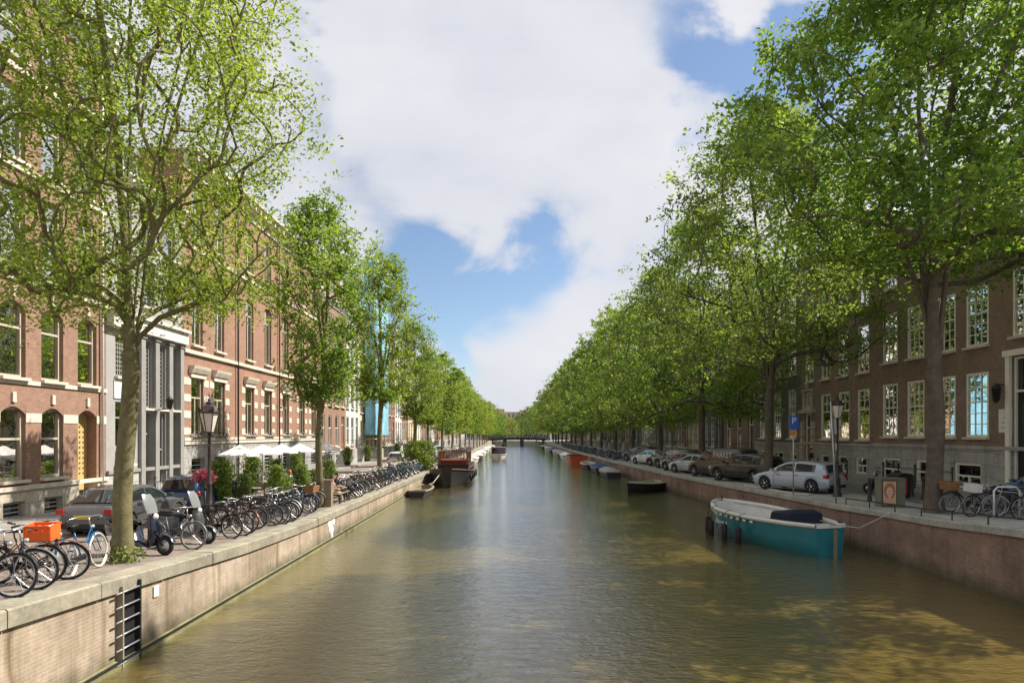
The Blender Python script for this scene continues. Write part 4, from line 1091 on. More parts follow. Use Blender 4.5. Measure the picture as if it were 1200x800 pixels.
def wire_box(m, c, sx, sy, sz, n=4):
    x0, x1, y0, y1, z0, z1 = c[0]-sx/2, c[0]+sx/2, c[1]-sy/2, c[1]+sy/2, c[2], c[2]+sz
    for k in range(n+1):
        z = z0+sz*k/n; m.tube([(x0, y0, z), (x1, y0, z), (x1, y1, z), (x0, y1, z)], 0.005, 4, closed=True)
    for k in range(7):
        x = x0+sx*k/6
        for y in (y0, y1): m.tube([(x, y, z0), (x, y, z1)], 0.004, 3)
        y = y0+sy*k/6
        for x_ in (x0, x1): m.tube([(x_, y, z0), (x_, y, z1)], 0.004, 3)
    m.quad((x0, y0, z0), (x1, y0, z0), (x1, y1, z0), (x0, y1, z0))
def part(fn, name, m, parent=None, *a, **k):
    mb = MB(); fn(mb, *a, **k); return mb.build(name, m, parent)
_bp = {}
def bike_meshes(c, tyre='rubber', step=True):
    key = (c, tyre, step)
    if key not in _bp:
        d = {}
        for nm, fn, m, kw in (('tyre', f_tyre, tyre, {}), ('wheel', f_rim, 'alloy', {}), ('frame', f_frame, 'paint_'+c, {'step': step}), ('handlebar', f_bar, 'alloy', {}), ('grip', f_grips, 'saddle_black', {}),
                          ('saddle', f_saddle, 'saddle_brown' if c == 'rust-brown' else 'saddle_black', {}), ('luggage_rack', f_rack, 'paint_black', {}), ('chain_case', f_crank, 'paint_black', {}), ('kickstand', f_stand, 'paint_black', {})):
            o = part(fn, nm, m, None, **kw); d[nm] = o.data; bpy.data.objects.remove(o)
        _bp[key] = d
    return _bp[key]
def bike(x, y, z, hd, c='black', label='', group=None, tyre='rubber', step=True, lean=0.0, steer=0.0, basket=None):
    """hd: heading in degrees, 0 = +X"""
    root = empty('bicycle', (x, y, z), 0, label, 'bicycle', group); root.rotation_euler = (R(lean), 0, R(hd)); root.rotation_mode = 'XYZ'
    d = bike_meshes(c, tyre, step)
    for nm in ('frame', 'saddle', 'luggage_rack', 'chain_case', 'kickstand'): inst(d[nm], nm, root)
    hb = inst(d['handlebar'], 'handlebar', root); inst(d['grip'], 'grip', hb); inst(d['grip'], 'grip', hb, (0, -0.59, 0))
    for sx in (-1, 1):
        w = inst(d['wheel'], 'wheel', root, (sx*WB/2, 0, WR)); inst(d['tyre'], 'tyre', w)
    if basket == 'orange_crate':
        mb = MB(); cx, cz, sx, sy, sz = -0.52, 0.78, 0.42, 0.32, 0.26
        th = 0.012
        for s in (-1, 1):
            mb.box(cx-sx/2, cx+sx/2, s*sy/2-th/2, s*sy/2+th/2, cz, cz+sz*0.62); mb.box(cx-sx/2, cx+sx/2, s*sy/2-th/2, s*sy/2+th/2, cz+sz*0.8, cz+sz)
            for q in (-0.42, -0.16, 0.16, 0.42): mb.box(cx+sx*q-0.02, cx+sx*q+0.02, s*sy/2-th/2+0.001, s*sy/2+th/2-0.001, cz+sz*0.62, cz+sz*0.8)
            mb.box(cx+s*sx/2-th/2, cx+s*sx/2+th/2, -sy/2+th/2, sy/2-th/2, cz, cz+sz)
            mb.box(cx-sx/2-0.01, cx+sx/2+0.01, s*(sy/2+0.012)-0.008, s*(sy/2+0.012)+0.008, cz+sz-0.03, cz+sz+0.004)
        mb.box(cx-sx/2, cx+sx/2, -sy/2, sy/2, cz-0.01, cz); mb.build('crate', mat('crate_orange', (0.80, 0.13, 0.02), 0.45, var=0.1), root)
    elif basket == 'wire':
        mb = MB(); wire_box(mb, (0.56, 0, 0.80), 0.30, 0.38, 0.25); mb.build('basket', 'paint_black', root)
    elif basket == 'wicker':
        mb = MB()
        rows = []
        for k in range(7):
            z = 0.80+0.27*k/6; w = 0.17+0.04*k/6+(0.006 if k % 2 else -0.006); rows.append([(0.58+w*ca*1.0, w*1.2*sa, z) for ca, sa in ((-1, -1), (1, -1), (1, 1), (-1, 1))])
        mb.grid(rows, closed=True, smooth=False); mb.poly(rows[0]); mb.build('basket', mat('wicker', (0.24, 0.12, 0.05), 0.8, var=0.4, vs=20), root)
    elif basket == 'white':
        mb = MB(); mb.box(0.42, 0.72, -0.2, 0.2, 0.80, 1.04); mb.build('basket', mat('crate_white', (0.6, 0.6, 0.58), 0.5, var=0.1), root)
    return root
_bs = {}
def small_bike(x, y, z, hd, c, label, group, lean=0.0):
    if c not in _bs:
        mb = MB(); mats = ['rubber', 'alloy', 'paint_'+c, 'saddle_black']
        mb.cur = 0
        for sx in (-1, 1): f_tyre(mb, sx*WB/2, WR, 18)
        mb.cur = 1
        for sx in (-1, 1):
            for i in range(8):
                a = 2*PI*i/8; mb.tube([(sx*WB/2, 0, WR), (sx*WB/2+WR*math.cos(a), 0, WR+WR*math.sin(a))], 0.004, 3, caps=False)
        f_bar(mb); mb.cur = 2; f_frame(mb); mb.cur = 3; f_saddle(mb); f_rack(mb); f_crank(mb)
        o = mb.build('bicycle', mats); _bs[c] = o.data; bpy.data.objects.remove(o)
    o = inst(_bs[c], 'bicycle', None, (x, y, z)); o.rotation_euler = (R(lean), 0, R(hd)); return tag(o, label, 'bicycle', group)

rb = random.Random(9)
TLY = [13.6, 27.7, 41.2, 55, 64, 77, 90, 102, 115, 128, 141]; TRY = [21.2, 34.9, 47.5, 60.5, 74, 87.5, 101, 114, 127, 140, 153]
def between(y, T):
    k = max(i for i in range(len(T)) if T[i] <= y); return f'between {ORD[k]} and {ORD[k+1]} elm'
GB = 'bicycles parked along the left quay'
bike(-8.35, 9.75, zl(9.75), 4, 'black', 'black bicycle whose wheel touches the left edge of the photo', GB, lean=-6)
bike(-8.45, 10.3, zl(10.3), 12, 'grey', 'grey bicycle right behind the leftmost black one', GB, lean=5)
bike(-8.75, 10.95, zl(10.95), 188, 'black', 'black bicycle carrying an orange crate on its rear rack', GB, lean=-4, basket='orange_crate')
bike(-8.55, 11.15, zl(11.15), 22, 'rust-brown', 'rust-brown bicycle below the orange crate', GB, lean=7)
bike(-8.32, 12.2, zl(12.2), 97, 'blue', 'blue bicycle with cream tyres turned towards the nearest left tree', GB, tyre='tyre_cream', lean=-6)
bike(-8.55, 15.75, zl(15.75), -6, 'grey', 'grey bicycle with pale tyres between the two motor scooters', GB, tyre='tyre_grey', lean=-5)
bike(-8.6, 18.1, zl(18.1), -12, 'black', 'black bicycle with a wire basket on its handlebar, beyond the second scooter', GB, lean=-4, basket='wire', step=False)
bike(-8.55, 18.65, zl(18.65), -4, 'black', 'black bicycle without basket just beyond the wire-basket bicycle', GB, lean=4)
cols = ['black', 'black', 'silver', 'grey', 'black', 'blue', 'green', 'rust-brown', 'silver']
y = 19.4; nb_ = -1
while y < 26.9:
    c = rb.choice(cols); nb_ += 1
    bike(-8.65+rb.uniform(-.28, .2), y, zl(y), rb.choice([0, 180])+rb.uniform(-24, 24), c, f'{c} bicycle, {ORD[nb_]} of the packed row from the wire-basket bicycle to the second left elm', GB, lean=rb.uniform(-13, 13), tyre=rb.choice(['rubber', 'rubber', 'tyre_grey']), basket=rb.choice([None, None, None, 'wire', 'wicker']), step=rb.random() < 0.7)
    y += rb.uniform(0.42, 0.58)
y = 30.6
while y < 53.5:
    c = rb.choice(cols)
    if abs(y-41.2) > 0.5:
        small_bike(-8.45+rb.uniform(-.3, .3), y, zl(y), rb.choice([0, 180])+rb.uniform(-26, 26), c, f'{c} bicycle in the packed left quay row, {between(y, TLY)} beyond the bench', GB, rb.uniform(-8, 8))
    y += rb.uniform(0.45, 0.62)
y = 58
while y < 120:
    c = rb.choice(['silver', 'grey', 'black', 'silver', 'blue'])
    small_bike(-8.3+rb.uniform(-.3, .3), y, zl(y), rb.choice([0, 180])+rb.uniform(-20, 20), c, f'{c} bicycle far along the left quay, {between(y, TLY)}', GB, rb.uniform(-8, 8))
    y += rb.uniform(0.9, 1.6)
GR = 'bicycles parked along the right quay'
for (x, y, hd, c, tyre, bk, st, lab) in [
    (14.95, 20.55, 175, 'black', 'tyre_grey', 'wicker', True, 'black bicycle with a brown wicker basket beside the nearest right elm'),
    (15.1, 19.95, 190, 'grey', 'rubber', 'white', True, 'grey bicycle with a white box on its handlebar beside the nearest right elm'),
    (15.55, 19.4, 170, 'silver', 'tyre_grey', None, False, 'silver bicycle with a straight top tube next to the white steel hoop'),
    (15.9, 18.9, 182, 'black', 'rubber', None, True, 'black bicycle parked between the white hoop and the navy bicycle'),
    (16.1, 18.35, 194, 'blue', 'tyre_grey', None, True, 'navy bicycle at the right edge of the photo'),
    (15.7, 21.6, 178, 'black', 'rubber', None, False, 'black bicycle standing furthest back in the right foreground group'),
    (16.1, 20.9, 186, 'rust-brown', 'rubber', None, True, 'rust-brown bicycle in the middle of the right foreground group')]:
    bike(x, y, zr(y)+0.01, hd, c, lab, GR, tyre=tyre, basket=bk, step=st, lean=rb.uniform(-6, 6))
y = 72
while y < 150:
    c = rb.choice(['blue', 'grey', 'black', 'silver', 'blue'])
    small_bike(xr(y)+1.3+rb.uniform(-.2, .4), y, zr(y), rb.choice([0, 180])+rb.uniform(-25, 25), c, f'{c} bicycle in the far right quay row, {between(y, TRY)}', GR, rb.uniform(-8, 8))
    y += rb.uniform(0.6, 1.0)
# steel hoop
mb = MB(); mb.tube([(0, -0.35, 0), (0, -0.35, 0.85), (0, -0.25, 0.98), (0, 0.25, 0.98), (0, 0.35, 0.85), (0, 0.35, 0)], 0.03, 8)
tag(mb.build('bicycle_hoop', mat('steel_white', (0.6, 0.6, 0.58), 0.4, 0.3), None, (15.1, 19.1, zr(19.1)), (0, 0, R(80))), 'pale steel bicycle hoop among the right foreground bicycles', 'bike stand')

# ================================================================ MOTOR SCOOTERS
def scooter(x, y, z, hd, body, label, windshield=True):
    root = empty('motor_scooter', (x, y, z), R(hd), label, 'scooter', None)
    r = 0.225
    for sx in (-0.62, 0.66):
        w = MB(); w.lathe([(0.05, -0.05), (0.14, -0.03), (0.15, 0.03), (0.05, 0.05)], (0, 0, 0), 14, 'y')
        for k in range(5):
            a = 2*PI*k/5; w.bar((0, 0, 0), (0.15*math.cos(a), 0, 0.15*math.sin(a)), 0.03)
        wo = w.build('wheel', 'alloy', root, (sx, 0, r))
        t_ = MB(); t_.tube(ring((0, 0, 0), 0.18, 20), 0.048, 8, closed=True); t_.build('tyre', 'rubber', wo)
    b = MB(); rows = []
    for x_, w, zb, zt in ((-0.95, 0.05, 0.55, 0.72), (-0.85, 0.15, 0.45, 0.78), (-0.6, 0.20, 0.42, 0.78), (-0.3, 0.21, 0.25, 0.76), (-0.12, 0.20, 0.2, 0.70), (-0.05, 0.18, 0.2, 0.36), (0.25, 0.17, 0.2, 0.27), (0.33, 0.18, 0.2, 0.45)):
        rows.append([(x_, -w*0.7, zb), (x_, -w, zb+(zt-zb)*0.3), (x_, -w*0.9, zt-0.05), (x_, -w*0.6, zt), (x_, w*0.6, zt), (x_, w*0.9, zt-0.05), (x_, w, zb+(zt-zb)*0.3), (x_, w*0.7, zb)])
    b.grid(rows, closed=True); b.poly(rows[0]); b.poly(rows[-1]); b.build('body', body, root)
    f = MB(); rows = []
    for z_, x_, w in ((0.22, 0.36, 0.16), (0.4, 0.42, 0.20), (0.6, 0.44, 0.21), (0.8, 0.38, 0.18), (0.92, 0.33, 0.10)):
        rows.append([(x_-0.06, -w, z_), (x_+0.04, -w*0.6, z_), (x_+0.08, 0, z_), (x_+0.04, w*0.6, z_), (x_-0.06, w, z_), (x_-0.09, 0, z_)])
    f.grid(rows, closed=True); f.build('leg_shield', body, root)
    m = MB(); rows = []
    for k in range(8):
        a = R(20+130*k/7); rows.append([(0.66+0.27*math.cos(a), -0.06, r+0.27*math.sin(a)), (0.66+0.29*math.cos(a), 0, r+0.29*math.sin(a)), (0.66+0.27*math.cos(a), 0.06, r+0.27*math.sin(a))])
    m.grid(rows); m.build('front_mudguard', body, root)
    s = MB(); rows = []
    for x_, w, zt in ((-0.82, 0.10, 0.84), (-0.7, 0.16, 0.87), (-0.45, 0.17, 0.85), (-0.3, 0.15, 0.82), (-0.08, 0.09, 0.80), (-0.02, 0.05, 0.76)):
        rows.append([(x_, -w, zt-0.09), (x_, -w*0.8, zt), (x_, w*0.8, zt), (x_, w, zt-0.09)])
    s.grid(rows, closed=True); s.build('seat', 'saddle_black', root)
    h = MB(); h.tube([(0.36, 0, 0.85), (0.30, 0, 1.02)], 0.02, 6); h.tube([(0.2, -0.33, 1.0), (0.30, -0.15, 1.04), (0.30, 0.15, 1.04), (0.2, 0.33, 1.0)], 0.016, 6)
    for q in (-1, 1): h.tube([(0.28, q*0.2, 1.04), (0.26, q*0.28, 1.2)], 0.006, 4); h.boxc((0.25, q*0.30, 1.22), (0.02, 0.12, 0.08))
    h.tube([(0.40, 0.05, 0.5), (0.66, 0.07, r)], 0.016, 6); h.tube([(0.40, -0.05, 0.5), (0.66, -0.07, r)], 0.016, 6)
    h.build('handlebar', 'iron_black', root)
    l = MB(); l.lathe([(0.0, 0.05), (0.07, 0.03), (0.08, 0)], (0.40, 0, 0.90), 10, 'x'); l.build('headlight', 'frame_white', root)
    if windshield:
        w = MB(); rows = []
        for z_, x_, hw in ((0.98, 0.36, 0.16), (1.12, 0.31, 0.18), (1.3, 0.24, 0.17), (1.42, 0.17, 0.12)): rows.append([(x_-0.03, -hw, z_), (x_+0.02, 0, z_), (x_-0.03, hw, z_)])
        w.grid(rows); w.build('windshield', mat('perspex', (0.19, 0.20, 0.20), 0.2, var=0.05), root)
    return root
mat('paint_navy', (0.010, 0.012, 0.026), 0.2, 0.1, coat=0.7); mat('paint_slate', (0.07, 0.072, 0.075), 0.3, coat=0.5)
scooter(-8.75, 14.75, zl(14.75), -12, 'paint_navy', 'navy motor scooter with a tall windshield beside the mossy elm trunk')
scooter(-8.85, 17.0, zl(17.0), -10, 'paint_slate', 'slate grey scooter with a tall windshield, further from the camera than the navy one')
scooter(17.6, 29.6, zr(29.6), 160, 'paint_navy', 'dark scooter parked against the grey stone base of the four-bay brick house', False)

# ================================================================ CARS
mat('lamp_red', (0.45, 0.01, 0.01), 0.2, coat=0.5); mat('lamp_clear', (0.6, 0.62, 0.62), 0.15, coat=0.5); mat('plate_yellow', (0.60, 0.40, 0.03), 0.5, var=0.05)
mat('trim_black', (0.018, 0.018, 0.019), 0.55)
def carpaint(name, c, metal=0.4): 
    return mat(name, c, 0.30, metal, var=0.04, coat=0.8)
carpaint('car_silver', (0.40, 0.46, 0.55), 0.3); carpaint('car_black', (0.014, 0.015, 0.017), 0.2); carpaint('car_brown', (0.055, 0.042, 0.032), 0.3); carpaint('car_white', (0.60, 0.60, 0.60), 0.1)
carpaint('car_grey', (0.10, 0.105, 0.115), 0.5); carpaint('car_blue', (0.03, 0.07, 0.16), 0.4); carpaint('car_maroon', (0.05, 0.018, 0.016), 0.3)
CAR = {
 'hatch': dict(L=4.2, W=1.76, H=1.48, zb=0.20, wr=0.315, xw=(1.28, -1.30), top=[(-2.1, 0.66), (-2.02, 0.92), (-1.6, 0.96), (0.75, 0.92), (1.25, 0.90), (1.85, 0.76), (2.06, 0.60), (2.1, 0.45)],
     roof=[(-2.0, 0.94), (-1.80, 1.34), (-1.5, 1.43), (-0.6, 1.48), (0.1, 1.43), (0.45, 1.30), (1.18, 0.91)], sw=[(-1.45, -0.42), (-0.34, 0.62)], rw=(0, 1)),
 'suv': dict(L=4.6, W=1.86, H=1.68, zb=0.26, wr=0.36, xw=(1.42, -1.38), top=[(-2.3, 0.75), (-2.22, 1.04), (-1.8, 1.08), (0.8, 1.06), (1.3, 1.03), (2.05, 0.93), (2.26, 0.75), (2.3, 0.5)],
     roof=[(-2.2, 1.05), (-2.05, 1.5), (-1.7, 1.62), (-0.5, 1.68), (0.2, 1.63), (0.5, 1.5), (1.2, 1.04)], sw=[(-1.95, -1.25), (-1.15, -0.3), (-0.22, 0.72)], rw=(0, 1)),
 'sedan': dict(L=4.5, W=1.78, H=1.43, zb=0.19, wr=0.315, xw=(1.4, -1.35), top=[(-2.25, 0.62), (-2.18, 0.88), (-1.6, 0.95), (-1.2, 0.94), (0.7, 0.91), (1.2, 0.89), (1.95, 0.74), (2.2, 0.58), (2.25, 0.42)],
     roof=[(-1.85, 0.94), (-1.2, 1.33), (-0.5, 1.43), (0.1, 1.39), (0.4, 1.29), (1.18, 0.9)], sw=[(-1.2, -0.38), (-0.30, 0.66)], rw=(0, 1)),
 'van': dict(L=4.9, W=1.9, H=1.95, zb=0.22, wr=0.33, xw=(1.62, -1.45), top=[(-2.45, 0.7), (-2.42, 1.05), (-1.8, 1.10), (0.9, 1.10), (1.4, 1.06), (2.15, 0.92), (2.4, 0.72), (2.45, 0.45)],
     roof=[(-2.42, 1.06), (-2.38, 1.85), (-2.1, 1.93), (-0.6, 1.95), (0.3, 1.92), (0.65, 1.80), (1.55, 1.06)], sw=[(0.12, 0.92)], rw=(0, 1)),
}
def tab(t_, x):
    return lerp_tab(sorted(t_), x)
_car = {}
def car_meshes(kind, paint):
    if (kind, paint) in _car: return _car[(kind, paint)]
    S = CAR[kind]; L, W, zb, wr = S['L'], S['W']/2, S['zb'], S['wr']; ra = wr+0.055; d = []
    xs = set(np.linspace(-L/2, L/2, 31).tolist())
    for xw in S['xw']:
        for k in range(-7, 8): xs.add(xw+ra*math.sin(k/7*PI/2))
        xs.add(xw+ra+0.012); xs.add(xw-ra-0.012)
    xs = sorted(xs)
    def hw(x):
        e = abs(x)/(L/2); return W*(1-0.16*max(0, (e-0.62)/0.38)**2.2)*(1-(0.10 if e > 0.985 else 0))
    b = MB(); rows = []
    for x in xs:
        w = hw(x); zt = tab(S['top'], x); e = abs(x)/(L/2); z0 = zb+(0.10*max(0, (e-0.85)/0.15))
        za = 0
        for xw in S['xw']:
            if abs(x-xw) < ra: za = max(za, wr+math.sqrt(max(0, ra*ra-(x-xw)**2)))
        z1 = max(z0, za); z2 = max(z0+0.10, za+0.004); zm = max(z0+(zt-z0)*0.55, za+0.01); z4 = max(zt-0.09, za+0.015)
        half = [(x, w*0.90, z1), (x, w*0.985, z2), (x, w, zm), (x, w*0.975, z4), (x, w*0.93, zt-0.02), (x, w*0.80, zt+0.005), (x, w*0.4, zt+0.025)]
        rows.append([(p[0], -p[1], p[2]) for p in half]+[(x, 0, zt+0.03)]+[p for p in half[::-1]]+[(x, 0, z1)])
    b.grid(rows, closed=True); b.poly(rows[0]); b.poly(rows[-1])
    # cabin shell
    rx = [p[0] for p in S['roof']]; x0, x1 = rx[0], rx[-1]
    st = sorted(set(np.linspace(x0, x1, 15).tolist()+rx))
    gy = lambda x, z: hw(x)*(0.925-0.20*(z-tab(S['top'], x)+0.02)/0.52) if kind != 'van' else hw(x)*(0.945-0.12*(z-tab(S['top'], x)+0.02)/0.8)
    rr = []
    for x in st:
        zr_ = tab(S['roof'], x); zbl = tab(S['top'], x)-0.03; zr_ = max(zr_, zbl+0.01)
        y0_, y1_ = gy(x, zbl), gy(x, zr_-0.05); half = [(x, y0_, zbl), (x, (y0_+y1_)/2, (zbl+zr_-0.05)/2), (x, y1_, max(zbl+0.005, zr_-0.05)), (x, y1_*0.88, zr_-0.005), (x, y1_*0.45, zr_+0.012)]
        rr.append([(p[0], -p[1], p[2]) for p in half]+[(x, 0, zr_+0.016)]+half[::-1])
    b.grid(rr)
    d.append(('body', b, paint, []))
    # glass
    g = MB()
    for xa, xb in S['sw']:
        for s in (-1, 1):
            row = []
            for k in range(9):
                x = xa+(xb-xa)*k/8; lo = tab(S['top'], x)+0.05; hi = tab(S['roof'], x)-0.10
                if hi < lo+0.02: continue
                row.append([(x, s*(gy(x, lo)+0.010), lo), (x, s*(gy(x, hi)+0.010), hi)])
            if len(row) > 1: g = MB(); g.grid(row, smooth=False); d.append(('side_window', g, 'car_glass', []))
    g = MB(); (xa, za), (xb, zb_) = S['roof'][-1], S['roof'][-2]
    def slab(xa, za, xb, zb_, out):
        q = []
        for f in (0.08, 0.92):
            x = xa+(xb-xa)*f; z = za+(zb_-za)*f; w = gy(x, z)-0.10; q.append([(x+out, -w, z+0.018), (x+out, -w*0.5, z+0.038), (x+out, 0, z+0.042), (x+out, w*0.5, z+0.038), (x+out, w, z+0.018)])
        g.grid(q, smooth=False)
    slab(xa, za, xb, zb_, 0.006)
    d.append(('windscreen', g, 'car_glass', []))
    g = MB(); (xa, za), (xb, zb_) = S['roof'][0], S['roof'][1]; slab(xa, za, xb, zb_, -0.035 if kind != 'sedan' else -0.01); d.append(('rear_window', g, 'car_glass', []))
    u = MB(); u.box(-L/2+0.25, L/2-0.25, -W*0.72, W*0.72, zb-0.02, 0.55); d.append(('underbody', u, 'trim_black', []))
    tr = MB()
    for s in (-1, 1):
        if kind in ('suv', 'van'): q_ = MB(); q_.box(-0.9*S['xw'][0]+0.15, S['xw'][0]-0.5, s*(W+0.006)-0.008, s*(W+0.006)+0.008, 0.42, 0.50); d.append(('side_trim', q_, 'trim_black', []))
    tr.box(L/2-0.10, L/2+0.012, -W*0.62, W*0.62, 0.30, 0.48); d.append(('front_grille', tr, 'trim_black', [])); tr = MB(); tr.box(-L/2-0.010, -L/2+0.1, -W*0.7, W*0.7, 0.28, 0.42)
    d.append(('bumper_trim', tr, 'trim_black', []))
    dl = MB()
    for s in (-1, 1):
        for x in ([-0.38, 0.72] if kind != 'van' else [0.02, 1.0]):
            zt = tab(S['top'], x); dl.tube([(x, s*(hw(x)*0.99+0.004), zb+0.12), (x, s*(hw(x)+0.004), zb+(zt-zb)*0.55), (x, s*(hw(x)*0.975+0.004), zt-0.07)], 0.006, 3)
        for x in (-0.5, 0.5): dl.boxc((x-0.06, s*(hw(x)*0.985+0.012), tab(S['top'], x)-0.13), (0.17, 0.025, 0.025))
    d.append(('door_seams', dl, 'trim_black', []))
    return _car.setdefault((kind, paint), [(nm, _todata(mb_, m), []) for nm, mb_, m, _ in d])
def _todata(mb_, m):
    o = mb_.build('m', m); me = o.data; bpy.data.objects.remove(o); return me
_whl = {}
def wheel_mesh(r, s5=True):
    if r in _whl: return _whl[r]
    t_ = MB(); t_.lathe([(r*0.66, -0.10), (r*0.94, -0.10), (r, -0.07), (r, 0.07), (r*0.94, 0.10), (r*0.66, 0.10)], (0, 0, 0), 24, 'y')
    w = MB(); w.lathe([(r*0.665, 0.095), (r*0.60, 0.10), (r*0.58, 0.03), (0.02, 0.02)], (0, 0, 0), 24, 'y')
    for k in range(5):
        a = 2*PI*k/5; w.bar((0.0, 0.055, 0), (r*0.61*math.cos(a), 0.085, r*0.61*math.sin(a)), 0.04, 0.07)
    w.lathe([(0.075, 0.03), (0.07, 0.105), (0.0, 0.11)], (0, 0, 0), 10, 'y')
    _whl[r] = (_todata(t_, 'rubber'), _todata(w, 'alloy')); return _whl[r]
def car(kind, paint, x, y, z, hd, label, group=None, pitch=0.0):
    S = CAR[kind]; root = empty('parked_car' if kind != 'van' else 'parked_van', (x, y, z), 0, label, 'car' if kind != 'van' else 'van', group)
    root.rotation_euler = (0, R(pitch), R(hd)); W = S['W']/2; L = S['L']
    for nm, me, _ in car_meshes(kind, paint): inst(me, nm, root)
    tm, wm = wheel_mesh(S['wr'])
    for xw in S['xw']:
        for s in (-1, 1):
            w = inst(wm, 'wheel', root, (xw, s*(W-0.12), S['wr']), (0, 0, 0 if s > 0 else PI)); inst(tm, 'tyre', w)
    for s in (-1, 1):
        h = MB(); zt = tab(S['top'], L/2-0.18); h.boxc((L/2-0.17, s*W*0.66, zt-0.10), (0.22, 0.34, 0.13), Matrix.Rotation(-s*0.35, 3, 'Z')); h.build('headlight', 'lamp_clear', root)
        h = MB(); zt = tab(S['top'], -L/2+0.1); h.boxc((-L/2+0.13, s*W*0.80, zt-0.12), (0.17, 0.22, 0.15)); h.build('tail_light', 'lamp_red', root)
        m = MB(); xm = S['roof'][-2][0]+0.28; zm = tab(S['top'], xm)+0.10; m.boxc((xm, s*(W+0.09), zm), (0.12, 0.17, 0.12)); m.boxc((xm, s*(W-0.01), zm-0.04), (0.05, 0.10, 0.03)); m.build('wing_mirror', paint, root)
    for s in (-1, 1):
        p = MB(); p.boxc((s*(L/2+0.016), 0, 0.52 if s > 0 else 0.62), (0.012, 0.5, 0.11)); p.build('number_plate', 'plate_yellow', root)
    return root
HD = 90+27          # heading of the angle-parked cars on the right quay
def slope(y, tabf): return 0
silver = car('hatch', 'car_silver', 14.15, 31.0, zr(31)+0.015, 90+30, 'silver hatchback, nearest of the cars angle-parked along the right quay', 'cars parked along the right quay')
car('suv', 'car_black', 14.05, 37.6, zr(37.6)+0.015, HD, 'black off-road car right behind the second right elm, in front of the brown van', 'cars parked along the right quay')
van = car('van', 'car_brown', 14.0, 41.8, zr(41.8)+0.015, HD, 'dark brown van lettered PARKET on its side', 'cars parked along the right quay')
text_part('PARKET', 0.46, 'road_paint', van, (-0.95, 0.895, 1.48), (R(90-4), 0, R(180)), 'lettering')
fl = [('sedan', 'car_silver', 'pale silver saloon just beyond the brown van'), ('hatch', 'car_grey', 'dark grey hatchback, second car beyond the brown van'), ('suv', 'car_grey', 'grey tall car, third beyond the brown van'),
      ('hatch', 'car_maroon', 'maroon hatchback, fourth car beyond the brown van'), ('sedan', 'car_white', 'white saloon, fifth car beyond the brown van'), ('hatch', 'car_blue', 'blue hatchback near the end of the parked row'), ('suv', 'car_black', 'black car ending the angle-parked row before the bicycles')]
for i, (k, p, lab) in enumerate(fl):
    y = 45.6+3.75*i; y += 0.6 if i in (0, 4) else 0
    car(k, p, 14.0 if abs(y-47.5) > 2 and abs(y-60.5) > 2 else 13.6, y, zr(y)+0.015, HD, lab, 'cars parked along the right quay')
car('hatch', 'car_blue', 18.35, 21.0, zr(21)+0.02, 92, 'blue hatchback cut off by the right edge of the photo')
# street cars on the left
car('sedan', 'car_grey', -12.6, 20.6, zl(20.6)+0.015, 90, 'dark grey saloon on the left street behind the mossy elm and navy scooter')
car('hatch', 'car_blue', -12.9, 26.2, zl(26.2)+0.015, 90, 'blue hatchback on the left street behind the slate grey scooter')
for i, (y, p, k) in enumerate([(62, 'car_white', 'hatch'), (70, 'car_grey', 'sedan'), (88, 'car_white', 'sedan'), (96, 'car_silver', 'hatch')]):
    car(k, p, -11.2, y, zl(y)+0.015, 90, f'{p[4:]} car parked far along the left street, {ORD[i]} beyond the stone steps', 'cars far along the left street')

